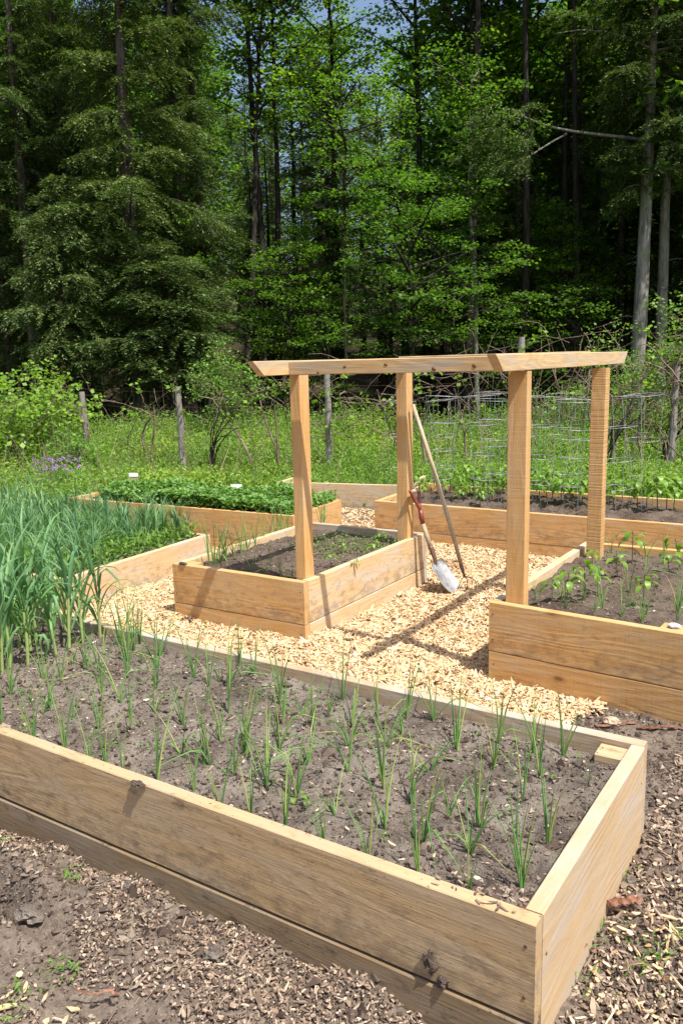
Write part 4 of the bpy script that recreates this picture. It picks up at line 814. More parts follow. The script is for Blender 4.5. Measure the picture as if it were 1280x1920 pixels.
HC = hemlock(3, 5.6, 1.6, 1.6, 0.06, 70, dens=2.1, barkm='bark_dark')
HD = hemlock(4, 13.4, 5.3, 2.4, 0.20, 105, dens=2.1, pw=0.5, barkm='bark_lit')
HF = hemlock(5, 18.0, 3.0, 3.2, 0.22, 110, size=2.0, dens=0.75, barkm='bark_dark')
MA = maple(11, 15.6, 8.6, 2.4, 0.13, 32, 0.12, 44, ncl=3, rad=0.42, leafm='maple_backlit')
MBt = maple(12, 17.0, 8.8, 2.3, 0.14, 32, 0.12, 44, ncl=3, rad=0.42, leafm='maple_backlit')
MC = maple(13, 14.6, 8.0, 2.4, 0.12, 34, 0.12, 48, ncl=3, rad=0.45, leafm='maple_backlit')
US = [maple(20 + k, 6.0, 2.3, 2.0, 0.035, 24, 0.085, 68, 'bark_dark', 0.34, 0.5, 3) for k in range(3)]
MF = maple(31, 19, 2.5, 3.8, 0.2, 60, 0.26, 24, rad=0.8, ncl=5)
TC = maple(14, 20, 11.4, 3.8, 0.115, 40, 0.17, 34, rad=0.6, ncl=5)
# the trees one can tell apart along the edge of the wood
tree('hemlock_tree', HA, 262, 18.6, 'big hemlock with pale lower trunk left of the leaning fence post', 0.3)
tree('hemlock_tree', HB, 72, 19.6, 'tall dark hemlock reaching the top left of the photo', 1.0)
tree('hemlock_tree', HC, 130, 17.4, 'small young hemlock in front of the big ones at left', 0.5, 1.0)
tree('hemlock_tree', HA, 352, 20.6, 'hemlock standing just behind the pale trunked one', 2.6, 0.95)
tree('hemlock_tree', HB, 150, 22.0, 'hemlock filling the gap between the two tall left ones', 3.6, 1.12)
tree('hemlock_tree', HC, 320, 17.6, 'low spreading hemlock sapling right of the pale trunk', 2.0, (1.25, 1.25, 0.8))
tree('hemlock_tree', HF, 560, 27.0, 'shadowed hemlock behind the centre gap', 1.0, 0.62)
hr = tree('hemlock_tree', HD, 1192, 20.0, 'rough barked hemlock with a long bare limb, right of the pergola', 0.0, 1.0, tilt=(0.0, 0.015))
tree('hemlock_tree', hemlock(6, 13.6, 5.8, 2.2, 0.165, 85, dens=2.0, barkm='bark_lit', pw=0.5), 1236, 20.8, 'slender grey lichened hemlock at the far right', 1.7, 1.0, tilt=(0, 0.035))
tree('hemlock_tree', HD, 1330, 21.5, 'hemlock cut by the right edge of the photo', 2.2, 1.0)
tree('maple_sapling', US[0], 770, 17.2, 'sunlit maple sapling just above the pergola', 0.0, 0.92)
tree('maple_sapling', US[1], 860, 18.6, 'darker maple sapling behind the sunlit one', 1.0, 0.85)
tree('maple_sapling', maple(27, 8.3, 4.9, 1.7, 0.04, 22, 0.09, 36, 'bark_dark', 0.3, 0.5, 4), 650, 20.0, 'maple sapling with light leaves left of the bare limb', 2.0, 1.0)
tree('maple_sapling', US[1], 560, 20.4, 'maple sapling with a bright spray beside the dark gap', 3.0, 0.76)
tree('maple_sapling', US[0], 300, 19.8, 'maple sapling with bright leaves among the left hemlocks', 4.0, 1.0)
tree('maple_sapling', US[2], 1010, 22.0, 'shaded maple sapling behind the right pergola posts', 5.0, 0.8)
tree('maple_sapling', US[0], 1120, 24.0, 'shaded maple sapling left of the rough barked hemlock', 0.6, 0.8)
tree('birch_tree', maple(41, 8.5, 5.2, 1.6, 0.075, 20, 0.09, 40, 'bark_pale'), 895, 19.8, 'thin pale mottled trunk rising behind the right front post', 0.0, 1.0, tilt=(0.02, 0.03))
tree('maple_tree', MA, 520, 25.0, 'maple with a dark forked trunk against the left sky gap', 0.0, 1.0)
tree('maple_tree', MBt, 640, 27.0, 'tall maple left of the central sky gap', 1.0, 1.0)
tree('maple_tree', MC, 452, 23.5, 'bright leaved maple beside the big left hemlock', 2.0, 1.0)
tree('maple_tree', MBt, 800, 26.0, 'tall maple right of the central sky gap', 3.0, 1.0)
tree('maple_tree', MA, 880, 23.5, 'maple with a thick dark trunk above the hanging hemlock branch', 4.0, 1.0)
tree('maple_tree', MC, 950, 25.5, 'maple with twin dark limbs right of the centre', 5.0, 1.15)
tree('maple_tree', MBt, 1050, 24.0, 'tall dark maple left of the right hemlocks', 0.5, 1.0)
tree('maple_tree', MA, 20, 24.0, 'yellow green maple in the top left corner', 1.5, 1.05)
tree('maple_tree', MA, 715, 38.0, 'distant thin maple inside the central sky gap', 1.5, 0.9)
for px, d, lab in ((395, 21.6, 'tall dark trunk rising just right of the big left hemlock'), (512, 24.6, 'tall dark trunk under the left sky gap'), (875, 20.8, 'tall canopy maple beside the thin pale trunk'), (985, 21.4, 'tall canopy maple in the dark wood right of the pale trunk'),
                   (1085, 22.4, 'tall canopy maple left of the rough barked hemlock'), (1165, 24.5, 'tall canopy maple directly behind the rough barked hemlock')):
    tree('maple_tree', TC, px, d, lab, px * 0.01, 1.0)
for px, d, sc_, lab in ((480, 26.6, 0.62, 'dark hemlock deep in the gap right of the tall left hemlocks'), (615, 25.6, 0.84, 'dark hemlock below the left of the central sky gap'), (965, 24.0, 0.74, 'dark hemlock behind the right front pergola post'), (1075, 25.2, 0.92, 'dark hemlock deep behind the rear right pergola post'), (20, 20.4, 0.6, 'hemlock low at the left edge behind the grapevine'), (1290, 24.0, 0.9, 'dark hemlock behind the two grey right trunks')):
    tree('hemlock_tree', HB, px, d, lab, px * 0.013, sc_)
for px, d, sc_, lab in ((735, 24.6, 0.40, 'low dark maple behind the sunlit sapling'), (560, 23.8, 0.30, 'small dark maple in the shade left of centre'), (900, 23.6, 0.33, 'small dark maple in the shade right of the pale trunk'), (1040, 21.8, 0.30, 'small dark maple in the shade above the right pergola posts')):
    tree('maple_sapling', MF, px, d, lab, px * 0.017, sc_)
# long bare limb with a hanging spray, grown out of the right hemlock
lm = MB(); lf = MB(); rr = np.random.default_rng(9)
hp = Vector(hr.location); ex = np.array([RT.x, RT.y, 0]); ex /= np.linalg.norm(ex); FW = -np.array([F.x, F.y, 0]) / math.hypot(F.x, F.y)
limb = bez((0, 0, 6.6), -ex * 1.4 + FW * 0.4 + (0, 0, 6.7), -ex * 2.6 + FW * 0.8 + (0, 0, 6.55), -ex * 3.5 + FW * 1.3 + np.array([0, 0, 6.95]), 9); tube(lm, limb, np.linspace(0.045, 0.018, 9), 6, False)
l2 = bez(-ex * 2.1 + FW * 0.6 + (0, 0, 6.62), -ex * 2.6 + FW * 0.9 + (0, 0, 6.35), -ex * 3.1 + FW * 1.1 + (0, 0, 6.0), -ex * 3.5 + FW * 1.3 + np.array([0, 0, 5.7]), 6); tube(lm, l2, np.linspace(0.025, 0.01, 6), 5, False)
for q in range(30):
    b = np.array(limb[-1]) * (0.93 + 0.0 * q) + rr.normal(0, 0.12, 3); b[2] = 7.15 - 1.5 * q / 30; b[:2] += -ex[:2] * rr.uniform(-0.4, 0.5) + FW[:2] * rr.uniform(-0.1, 0.4)
    spray(lf, b, -ex * rr.uniform(0.2, 1.0) + rr.normal(0, 0.5, 3) * (1, 1, 0.2) + np.array([0, 0, -0.15]), rr.uniform(0.5, 1.15), rr, 1.7, 0.4)
limb_ = link('limb', lm.mesh('limb', M['bark_pale'], True), hr); link('foliage', lf.mesh('foliage', M['hemlock']), limb_)
# the wood behind
taken = [(262, 18.6)]; kf = 0
deep = []
for dpt, n_, lo in ((27, 15, 10.0), (31, 17, 0), (36, 20, 0), (42, 22, 0), (50, 26, 0), (60, 30, 0), (72, 32, 0)):
    for k in range(n_):
        px = -350 + 1980 * (k + rng.random()) / n_; d = dpt * rng.uniform(0.94, 1.06); deep.append((px, d))
for px, d in deep:
    gap = min(abs(px - 712), abs(px - 500) + 12) * d / 1527
    hem = rng.random() < 0.5; far = d > 34
    if gap < 2.6 and d > 26 and d < 200:      # keep the view to the sky thin here
        ms = HF; sc = rng.uniform(0.42, 0.58) * min(1.6, d / 30); lab, kd, grp = 'low shaded hemlock under the sky gaps deep in the wood', 'hemlock_tree', 'low hemlocks deep in the wood'
    elif hem: ms = HF; sc = rng.uniform(0.72, 0.95) * (1 + max(0, d - 36) * 0.012); lab, kd, grp = 'shaded hemlock deep in the wood', 'hemlock_tree', 'hemlocks deep in the wood'
    else: ms = MF; sc = rng.uniform(0.7, 0.9) * (1 + max(0, d - 36) * 0.012); lab, kd, grp = 'shaded maple deep in the wood', 'maple_tree', 'maples deep in the wood'
    tree(kd, ms, px, d, lab, rng.random() * 6.28, sc, grp)
# unseen trees added past the right and left edges to shade the wood
for k, (px, d, s) in enumerate([(1460, 20, 1.0), (1560, 23, 1.0), (1700, 20, 1.1), (1850, 22, 1.1), (1420, 25, 1.0), (-140, 20, 1.0), (-60, 23, 1.0)]):
    tree('hemlock_tree' if k % 2 else 'maple_tree', HF if k % 2 else MF, px, d, 'unseen tree added for shade at the wood edge, %s of seven' % ordn[k], k * 1.1, s, 'trees outside the photo')

# ------------------------------------------------------------------ shrubs
def shrub(seed, H, R, nst, ncl, per, leafL, mat, rad=0.16, lift=0.35):
    r = np.random.default_rng(seed); sm = MB(); fm = MB(); E_ = []
    for k in range(nst):
        a = r.random() * 6.28; L = H * r.uniform(0.7, 1.05); e = np.array([math.cos(a) * R * r.random(), math.sin(a) * R * r.random(), L])
        pth = bez((r.normal(0, .08), r.normal(0, .08), -0.05), (e[0] * .15, e[1] * .15, L * .4), (e[0] * .6, e[1] * .6, L * .75), e, 8); tube(sm, pth, np.linspace(0.014, 0.004, 8), 5, False); E_.append(pth)
    for k in range(ncl):
        pth = E_[k % nst]; t_ = r.uniform(lift, 1.0); p = pth[min(7, int(t_ * 8))] + r.normal(0, R * 0.28, 3) * (1, 1, 0.7)
        p[2] = max(0.15, p[2]); tube(sm, [pth[min(7, int(t_ * 8))], p], [0.004, 0.002], 3, False); clump(fm, p, r, per, rad * r.uniform(0.7, 1.3), leafL, 0.7, 0.6)
    return sm.mesh('stem', M['vine'], True), fm.mesh('foliage', M[mat])
def shr(kind, ms, px, depth, label, cat='shrub', sc=1.0, rz=0.0, group=None):
    x, y, z = ground(px, depth); o = thing(kind, label, cat, (x, y, z), rz, group); o.scale = (sc,) * 3 if not isinstance(sc, tuple) else sc
    link('stem', ms[0], o); link('foliage', ms[1], o); return o
shr('grapevine', shrub(50, 1.75, 1.5, 12, 260, 15, 0.085, 'grape', 0.17, 0.3), 48, 14.2, 'big bright grapevine tangle left of the leftmost fence post', 'vine', 0.84)
shr('grapevine', shrub(51, 1.35, 1.2, 9, 170, 15, 0.085, 'grape', 0.17, 0.3), -10, 12.8, 'grapevine tangle cut by the left edge', 'vine')
shr('shrub', shrub(52, 2.05, 0.75, 9, 130, 24, 0.055, 'shrub', 0.16, 0.5), 428, 15.5, 'round bright shrub behind the second fence post', sc=1.0)
sb_ = shrub(53, 2.1, 1.1, 10, 130, 22, 0.055, 'shrub', 0.17, 0.3)
shr('shrub', sb_, 1265, 13.6, 'leafy bright shrub at the right edge below the hemlocks', sc=1.1)
shr('shrub', sb_, 1165, 15.2, 'leafy shrub in front of the rough hemlock trunk', sc=0.82, rz=2)
shr('shrub', shrub(54, 1.3, 0.7, 7, 60, 20, 0.05, 'shrub', 0.15, 0.3), 1050, 14.4, 'low shrub seen between the right pergola posts')
shr('fern', shrub(55, 0.7, 0.5, 8, 60, 30, 0.05, 'weed', 0.13, 0.2), 125, 12.0, 'yellow green fern patch below the left grapevine', 'fern')

US_LOW = [maple(90 + k, 3.2, 0.5, 1.3, 0.025, 20, 0.08, 46, 'bark_dark', 0.3, 0.5, 3) for k in range(2)]
for k, (px, d, lab) in enumerate([(330, 19.6, 'low maple bush at the dark foot of the wood left of the pergola'), (500, 20.8, 'low maple bush in the dark just above the left end of the beam'), (620, 20.2, 'low maple bush in the dark above the middle of the beam'), (190, 18.8, 'low maple bush below the big left hemlock'), (950, 20.6, 'low maple bush in the dark above the right end of the beam'), (1080, 20.0, 'low maple bush left of the rough trunk')]):
    tree('maple_bush', US_LOW[k % 2], px, d, lab, k * 1.3, 0.9 + 0.1 * (k % 3), cat='bush')
# ------------------------------------------------------------------ fence and vines
def gh(x, y): return float(gz(np.array([x]), np.array([y]))[0])
FP = [(-11.0, 9.35, 1.30, (0.02, -0.05), 'leaning weathered fence post under the left grapevine'), (-8.52, 9.02, 1.42, (0.0, -0.012), 'grey wooden fence post between the grapevine and the round shrub'),
      (-6.47, 9.89, 1.62, (0.0, 0.01), 'grey wooden fence post seen between the left pergola posts'), (-3.93, 10.88, 1.93, (0.0, -0.01), 'tall fence post whose top shows above the pergola beam'),
      (-2.1, 11.6, 1.5, (0.0, 0.02), 'fence post hidden in the shrubs right of the pergola'), (-0.1, 12.5, 1.5, (0.0, 0.0), 'fence post beyond the right edge')]
tops = []
for k, (x, y, h, ln, lab) in enumerate(FP):
    r = np.random.default_rng(60 + k); mb = MB(); s = np.linspace(0, 1, 9); tube(mb, np.stack([ln[1] * h * s + r.normal(0, 0.006, 9), ln[0] * h * s + r.normal(0, 0.006, 9), -0.2 + (h + 0.2) * s], -1), 0.052 * (1 - 0.15 * s) * r.uniform(0.92, 1.08, 9), 9, True)
    o = mb.build('fence_post', M['greywood'], None, False, (x, y, gh(x, y))); tag(o, lab, 'fence post', 'old fence posts'); tops.append((x, y))
mb = MB()
for k in range(len(FP) - 1):
    a, b = FP[k], FP[k + 1]; za, zb = gh(a[0], a[1]), gh(b[0], b[1])
    for hh_ in (0.25, 0.55, 0.85, 1.12, 1.36):
        s = np.linspace(0, 1, 8)[:, None]; P_ = np.array([a[0], a[1] - 0.06, za + hh_]) * (1 - s) + np.array([b[0], b[1] - 0.06, zb + hh_]) * s; P_[:, 2] -= 0.03 * np.sin(np.pi * s[:, 0]); tube(mb, P_, 0.0013, 3, False)
    for q in range(1, 12):
        t_ = q / 12; p = np.array([a[0] + (b[0] - a[0]) * t_, a[1] - 0.06 + (b[1] - a[1]) * t_, za + (zb - za) * t_ + 0.2]); tube(mb, [p, p + (0, 0, 1.1)], 0.0008, 3, False)
tag(mb.build('wire_fence', M['socket']), 'sagging wire fence strung between the old wooden posts', 'wire fence')
def vinething(seed, x0, y0, x1, y1, ns, z0, z1, label, leafk=26, rl=0.009):
    r = np.random.default_rng(seed); cx, cy = (x0 + x1) / 2, (y0 + y1) / 2; g_ = gh(cx, cy); o = thing('grapevine', label, 'vine', (cx, cy, g_), 0, 'leafing grapevines on the fence'); sm = MB(); fm = MB()
    ux, uy = x1 - x0, y1 - y0
    for k in range(ns):
        t0, t1 = r.uniform(-0.05, 1.05), 0; t1 = t0 + r.normal(0, 0.35); p0 = np.array([x0 + ux * t0 - cx, y0 + uy * t0 - cy, r.uniform(z0 * 0.6, z1)]); p3 = np.array([x0 + ux * t1 - cx, y0 + uy * t1 - cy, r.uniform(z0, z1 + 0.25)])
        j_ = lambda: r.normal(0, 0.22, 3) * (1, 1, 1.3)
        pth = bez(p0, p0 * 0.67 + p3 * 0.33 + j_(), p0 * 0.33 + p3 * 0.67 + j_(), p3, 10) + r.normal(0, 0.012, (10, 3)); q_ = r.uniform(0.35, 1.0) * rl; tube(sm, pth, np.linspace(q_, q_ * 0.4, 10), 4, False)
        if r.random() < leafk / ns: clump(fm, pth[int(r.integers(3, 10))], r, int(r.integers(3, 12)), 0.10, 0.075, 0.8, 0.6)
    for k in range(3):
        t_ = r.random(); p = np.array([x0 + ux * t_ - cx, y0 + uy * t_ - cy, 0]); tube(sm, bez(p, p + (r.normal(0, .15), 0, 0.4), p + (r.normal(0, .3), 0, 0.7), p + (r.normal(0, .4), 0, z1 * 0.8), 9), np.linspace(0.022, 0.01, 9), 6, False)
    link('stem', sm.mesh('stem', M['vine'], True), o); link('foliage', fm.mesh('foliage', M['grape']), o)
vinething(70, -11, 9.3, -8.6, 9.05, 16, 0.7, 1.4, 'tangled bare grapevine left of the grey fence post', 34)
vinething(71, -8.5, 9.0, -6.5, 9.85, 26, 0.7, 1.45, 'tangled grapevine between the shrub and the left pergola post', 34)
vinething(72, -6.5, 9.85, -4.3, 10.7, 46, 0.6, 1.6, 'tangled grapevine framed by the left pergola posts', 40)
vinething(73, -4.3, 10.7, -2.2, 11.5, 80, 0.7, 1.85, 'arching bare grapevine rising above the pergola beam', 36)
vinething(74, -2.2, 11.5, -0.6, 12.2, 60, 0.4, 1.7, 'grapevine tangle in the shrubs right of the pergola', 40, 0.014)
# dark bent shrub stems in the meadow
for px, d, sd_, lab, H_ in ((385, 12.0, 80, 'dark forked bare stems bending over the meadow left of the pergola', 1.15), (1135, 10.6, 81, 'dark crooked stems rising right of the rear pergola post', 1.1), (1250, 11.0, 82, 'crooked brown stem climbing at the right edge', 1.3)):
    x, y, z = ground(px, d); r = np.random.default_rng(sd_); mb = MB()
    for k in range(6):
        e = np.array([r.uniform(0.1, 0.9), r.normal(0, 0.2), H_ * r.uniform(0.6, 1.1)]); pth = bez((0, 0, -0.05), (r.normal(0, .06), 0, H_ * .45), (e[0] * .3, 0, H_ * .75), e, 10) + r.normal(0, 0.008, (10, 3)); tube(mb, pth, np.linspace(0.016, 0.004, 10), 5, False)
        for q in range(3): b = pth[int(r.integers(4, 9))]; tube(mb, [b, b + r.normal(0, 0.18, 3)], [0.005, 0.002], 3, False)
    tag(mb.build('bare_shrub', M['bark_dark'], None, True, (x, y, z)), lab, 'shrub')

# ------------------------------------------------------------------ tomato cages
def cage_meshes(green, seed, H=1.02, r1=0.175, r0=0.09):
    r = np.random.default_rng(seed); rings = []
    for k, t_ in enumerate((0.28, 0.62, 1.0) if not seed % 2 else (0.22, 0.48, 0.74, 1.0)):
        mb = MB(); a = np.linspace(0, 2 * math.pi, 25); R_ = r0 + (r1 - r0) * t_; tube(mb, np.stack([R_ * np.cos(a), R_ * np.sin(a), H * t_ + r.normal(0, .006) + 0.01 * np.cos(a + k)], -1), 0.0021, 4, False); rings.append(mb.mesh('ring', M['wire'], True))
    legs = []
    for k in range(4):
        a = k * math.pi / 2 + 0.4; mb = MB(); tube(mb, [(r0 * 0.8 * math.cos(a), r0 * 0.8 * math.sin(a), -0.08), (r1 * math.cos(a), r1 * math.sin(a), H)], 0.0019, 4, False); legs.append(mb.mesh('leg', M['wire_g' if green and k % 2 else 'wire'], True))
    return rings, legs
CG = [cage_meshes(k % 2, k) for k in range(4)]
cg = [(748, 7.25, 752), (826, 7.05, 741), (838, 7.5, 749), (905, 7.0, 741), (934, 7.45, 734), (928, 7.15, 750), (1012, 7.0, 744), (1050, 7.4, 742), (1075, 7.0, 750), (1100, 7.45, 748), (982, 7.5, 742), (1168, 7.0, 742), (1212, 7.3, 741)]
for k, (px, Yc, py) in enumerate(sorted(cg)):
    d = ray(px, py); t_ = Yc / d.y; x = d.x * t_; zt = 1.6 + d.z * t_; s = (zt - 0.33) / 1.02
    o = thing('tomato_cage', 'conical wire tomato cage in the back bed, %s from the left' % ordn[k], 'tomato cage', (x, Yc, 0.33), k * 1.3, 'wire tomato cages in the back bed'); o.scale = (s,) * 3; o.rotation_euler = (rng.normal(0, 0.03), rng.normal(0, 0.03), k * 1.3)
    for m_ in CG[k % 4][0]: link('ring', m_, o)
    for m_ in CG[k % 4][1]: link('leg', m_, o)

# ------------------------------------------------------------------ tools
sh = thing('shovel', 'round point shovel with red D grip leaning on the rear left pergola post', 'shovel', (-2.32, 5.12, 0.0))
def rel(p, o=sh): return np.array(p, float) - np.array(o.location)
gA, gB = rel((-2.628, 5.055, 0.735)), rel((-2.628, 5.185, 0.728)); fk = rel((-2.585, 5.12, 0.60)); sk = rel((-2.565, 5.12, 0.50)); sc0 = rel((-2.505, 5.12, 0.335)); bn = rel((-2.462, 5.12, 0.25)); bt = rel((-2.470, 5.12, 0.205))
mb = MB(); tube(mb, [gA, (gA + gB) / 2, gB], [0.0135, 0.0155, 0.0135], 10); mb.build('grip', M['handle'], sh, True)
mb = MB()
for e in (gA, gB): tube(mb, bez(e + (0, 0, 0.012), e * 0.75 + fk * 0.25 + (0.0, 0, -0.01), fk * 0.8 + e * 0.2, fk, 8), np.linspace(0.014, 0.013, 8), 8, True, 0.75)
tube(mb, [fk, (fk + sk) / 2, sk], [0.0175, 0.0185, 0.0165], 10); mb.build('yoke', M['red'], sh, True)
mb = MB(); tube(mb, [sk, (sk + sc0) / 2, sc0], [0.0155, 0.017, 0.0165], 10); mb.build('shaft', M['handle'], sh, True)
mb = MB(); tube(mb, bez(sc0 + (-0.004, 0, 0.012), sc0 * 0.5 + bn * 0.5, bn, bt, 8), [0.0185, 0.0185, 0.018, 0.017, 0.016, 0.015, 0.014, 0.012], 10); mb.build('socket', M['socket'], sh, True)
# blade: dished plate
mb = MB(); nu, nv = 13, 17; tip = rel((-2.305, 5.135, 0.012)); top_ = rel((-2.478, 5.115, 0.225)); ax_ = tip - top_; Lb = np.linalg.norm(ax_); ax_ /= Lb; yv = np.array([0.10, 0.98, 0.0]); yv -= ax_ * yv.dot(ax_); yv /= np.linalg.norm(yv); nz_ = np.cross(yv, ax_); nz_ = nz_ if nz_[2] > 0 else -nz_
V_ = []
for side_ in (0, 1):
    for i_ in range(nv):
        t_ = i_ / (nv - 1); w = 0.094 * (min(1, 0.80 + t_ * 2.0)) * (math.sqrt(max(0, 1 - max(0, (t_ - 0.52) / 0.48) ** 2.3)) if t_ > 0.52 else 1) + 0.002
        for j_ in range(nu):
            u_ = (j_ / (nu - 1) - 0.5) * 2; dish = 0.030 * (u_ * u_) * (1 - 0.6 * t_) + 0.03 * (t_ - 0.45) ** 2 + 0.012 * math.exp(-(u_ / 0.22) ** 2) * max(0, 1 - t_ * 2.4)
            V_.append(top_ + ax_ * (t_ * Lb) + yv * (u_ * w) + nz_ * (dish - 0.010 + (0.0 if side_ else 0.0026)))
fr_ = [(i_ * nu + j_, i_ * nu + j_ + 1, (i_ + 1) * nu + j_ + 1, (i_ + 1) * nu + j_) for i_ in range(nv - 1) for j_ in range(nu - 1)]
N0 = nu * nv; bk = [(d_ + N0, c_ + N0, b_ + N0, a_ + N0) for a_, b_, c_, d_ in fr_]
edge = [j_ for j_ in range(nu)] + [i_ * nu + nu - 1 for i_ in range(1, nv)] + [(nv - 1) * nu + j_ for j_ in range(nu - 2, -1, -1)] + [i_ * nu for i_ in range(nv - 2, 0, -1)]
eg = [(edge[k], edge[(k + 1) % len(edge)], edge[(k + 1) % len(edge)] + N0, edge[k] + N0) for k in range(len(edge))]
mb.add(V_, fr_ + bk + eg); mb.build('blade', M['steel'], sh, True)
# long handled cultivator
cu = thing('cultivator', 'long handled garden cultivator with bent tines leaning on the rear post', 'cultivator', (-2.27, 5.24, 0.0))
hp_ = [rel(q, cu) for q in ((-2.630, 5.105, 1.345), (-2.50, 5.155, 0.90), (-2.385, 5.20, 0.48), (-2.315, 5.225, 0.20))]
mb = MB(); tube(mb, hp_, [0.0135, 0.0155, 0.0155, 0.013], 10); mb.build('handle', M['handle'], cu, True)
mb = MB(); e0 = rel((-2.318, 5.224, 0.21), cu); e1 = rel((-2.29, 5.232, 0.115), cu); tube(mb, [e0, (e0 + e1) / 2, e1], [0.0155, 0.012, 0.006], 8); mb.build('ferrule', M['socket'], cu, True)
for k, dy in enumerate((-0.055, 0.0, 0.055)):
    mb = MB(); sd2 = np.array([0.55, 0.83, 0]) * dy; o2 = np.array([0.83, -0.55, 0])
    tube(mb, bez(e1, e1 + sd2 * 1.2 + o2 * 0.035 + (0, 0, 0.005), e1 + sd2 * 1.5 + o2 * 0.06 + (0, 0, -0.05), e1 + sd2 * 1.3 + o2 * 0.0 + (0, 0, -0.112), 10), np.linspace(0.0042, 0.0028, 10), 6); mb.build('tine', M['socket'], cu, True)

# ------------------------------------------------------------------ small things
for px, py, z, lab, nm in ((251, 899, 0.40, 'white topped plant label at the back of the strawberry bed', 0), (443, 912, 0.34, 'small white plant tag behind the strawberry leaves', 1)):
    if nm == 0: p = at(px, py, 0.47)
    else: p = at(px, py, 0.50)
    o = thing('plant_label', lab, 'plant label', (p.x, p.y, 0.33))
    mb = MB(); w = 0.045 if nm == 0 else 0.05; hh_ = 0.17 if nm == 0 else 0.15
    mb.add([(-w, -.003, 0), (w, -.003, 0), (w, -.003, hh_), (-w, -.003, hh_), (-w, .003, 0), (w, .003, 0), (w, .003, hh_), (-w, .003, hh_)], [(0, 1, 2, 3), (5, 4, 7, 6), (3, 2, 6, 7), (1, 0, 4, 5), (0, 3, 7, 4), (2, 1, 5, 6)])
    mb.build('card', M['label_body'], o)
    mb = MB(); q = hh_; mb.add([(-w - .004, -.008, q), (w + .004, -.008, q), (w + .004, -.008, q + .04), (-w - .004, -.008, q + .04), (-w - .004, .008, q), (w + .004, .008, q), (w + .004, .008, q + .04), (-w - .004, .008, q + .04)], [(0, 1, 2, 3), (5, 4, 7, 6), (3, 2, 6, 7), (1, 0, 4, 5), (0, 3, 7, 4), (2, 1, 5, 6)])
    mb.build('cap', M['white'], o); o.rotation_euler = (0, 0, 0.5)
def rock(name, loc, r3, seed, mat, label, cat, amp=0.28, sub=3):
    import bmesh
    bm = bmesh.new(); bmesh.ops.create_icosphere(bm, subdivisions=sub, radius=1); me = bpy.data.meshes.new(name)
    from mathutils import noise as mn
    for v in bm.verts:
        q = v.co.copy(); d = mn.fractal(q * 1.7 + Vector((seed, seed * 2, 0)), 1.0, 2.0, 4) * amp + mn.fractal(q * 6 + Vector((seed, 0, 3)), 1.0, 2.0, 3) * amp * 0.35
        v.co = Vector((q.x * r3[0], q.y * r3[1], q.z * r3[2])) * (1 + d)
    bm.to_mesh(me); bm.free(); me.materials.append(mat)
    for p_ in me.polygons: p_.use_smooth = amp < 0.3
    return tag(link(name, me, None, loc), label, cat)
p = at(1264, 1172, 0.415); rock('stone', (p.x, p.y, 0.41), (0.028, 0.022, 0.014), 1, M['stone'], 'white stone on the board of the pepper bed', 'stone', 0.15)
board('wood_block', (p.x - 0.06, p.y - 0.02), (p.x + 0.2, p.y - 0.04), 0.30, 0.400, 0.09, M['cedar'], None); tag(bpy.data.objects[COL.objects[-1].name], 'wooden block under the white stone in the pepper bed', 'wood block')
p = at(840, 1835, 0.16); rock('mud_clod', (-0.80, 1.630, 0.135), (0.018, 0.014, 0.028), 3, M['soil_dark'], 'dark mud clod stuck to the front board near its right end', 'mud clod', 0.6)
rock('mud_clod', (-0.765, 1.628, 0.098), (0.014, 0.012, 0.015), 4, M['soil_dark'], 'smaller mud clod just below right of the big one', 'mud clod', 0.6)
p = at(243, 1472, 0.35); rock('root_clod', (p.x, p.y + 0.03, 0.340), (0.026, 0.014, 0.006), 5, M['soil_dark'], 'clod of roots lying on the front board of the onion bed', 'root clod', 0.7)
p = at(343, 1055, 0.40); rock('mud_clod', (p.x, p.y, 0.395), (0.03, 0.016, 0.008), 6, M['soil_dark'], 'dark clod on the left front corner of the middle bed', 'mud clod', 0.6)
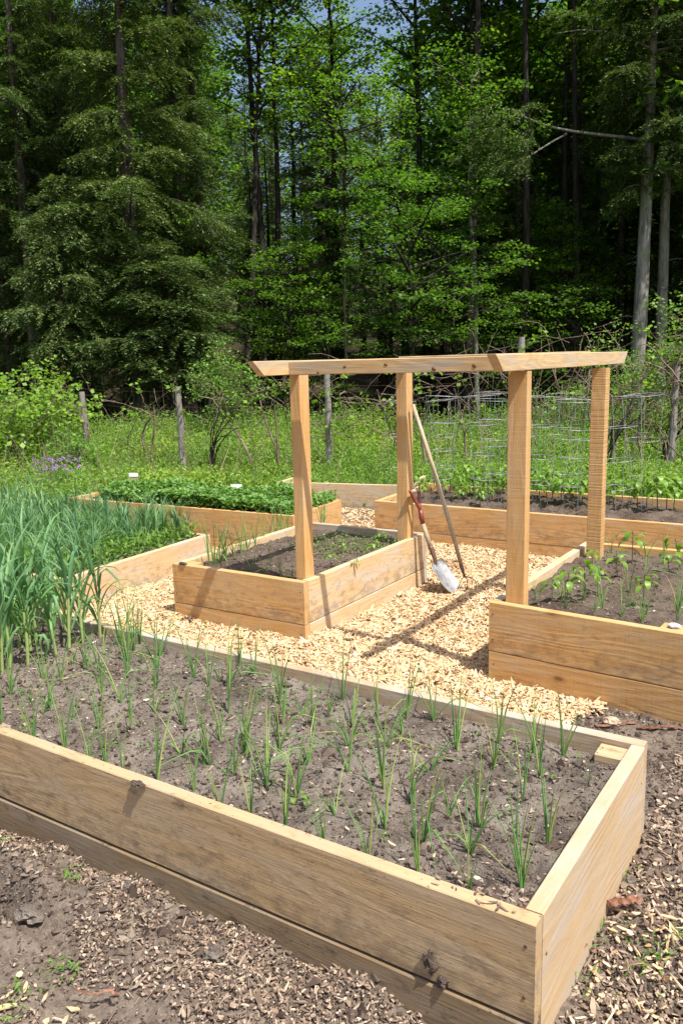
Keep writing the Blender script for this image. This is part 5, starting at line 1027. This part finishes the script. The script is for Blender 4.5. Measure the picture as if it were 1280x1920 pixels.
for k, (px, py, r, lab) in enumerate([(1195, 1508, 0.035, 'brown earth clod right of the onion bed corner'), (1180, 1645, 0.03, 'reddish bark lump beside the right board'), (60, 1690, 0.05, 'big dark earth clod at the left edge'), (150, 1668, 0.035, 'dark earth clod right of the big left one'), (190, 1640, 0.025, 'small earth clod in the mulch below the front board'), (400, 1790, 0.03, 'dark clod near the middle of the lower mulch'), (420, 1770, 0.022, 'small dark clod above its larger neighbour'), (245, 1665, 0.02, 'grey stone like clod in the mulch')]):
    p = at(px, py, 0.0); rock('earth_clod', (p.x, p.y, gh(p.x, p.y) + r * 0.2), (r, r * 0.8, r * 0.5), 10 + k, M['soil'], lab, 'earth clod', 0.5)
def bark_strip(px0, py0, px1, py1, w, label, seed, mat='chips'):
    r = np.random.default_rng(seed); a = at(px0, py0, 0.01); b = at(px1, py1, 0.01); mb = MB(); s = np.linspace(0, 1, 10)
    P_ = np.stack([a.x + (b.x - a.x) * s, a.y + (b.y - a.y) * s + r.normal(0, 0.006, 10), 0.012 + 0.012 * r.random(10)], -1); tube(mb, P_, w * (0.6 + 0.5 * r.random(10)), 6, True, 0.45)
    P_[:, 2] += [gh(x, y) for x, y in P_[:, :2]]; tag(mb.build('bark_strip', M['barkred']), label, 'bark')
M['barkred'] = bark('red_brown_bark', (0.10, 0.04, 0.025, 1), (0.30, 0.15, 0.10, 1))
bark_strip(1115, 1366, 1190, 1357, 0.012, 'red brown bark strip between the two right beds', 1)
bark_strip(1195, 1366, 1285, 1368, 0.011, 'long thin bark strip along the foot of the pepper bed', 2)
bark_strip(1085, 1725, 1125, 1700, 0.012, 'short bark piece beside the right board', 3)
bark_strip(1140, 1700, 1200, 1690, 0.016, 'grey bark piece right of the near bed', 4)
bark_strip(1050, 1790, 1095, 1775, 0.014, 'flat bark slab at the lower right', 5)
p = at(1146, 1365, 0.0)
rock('wood_chunk', (p.x, p.y, gh(p.x, p.y) + 0.02), (0.035, 0.025, 0.022), 30, M['pale'], 'pale wood chunk at the corner gap between the right beds', 'wood chunk', 0.35)
bark_strip(140, 1862, 225, 1870, 0.005, 'thin dark twig lying in the lower left mulch', 7)
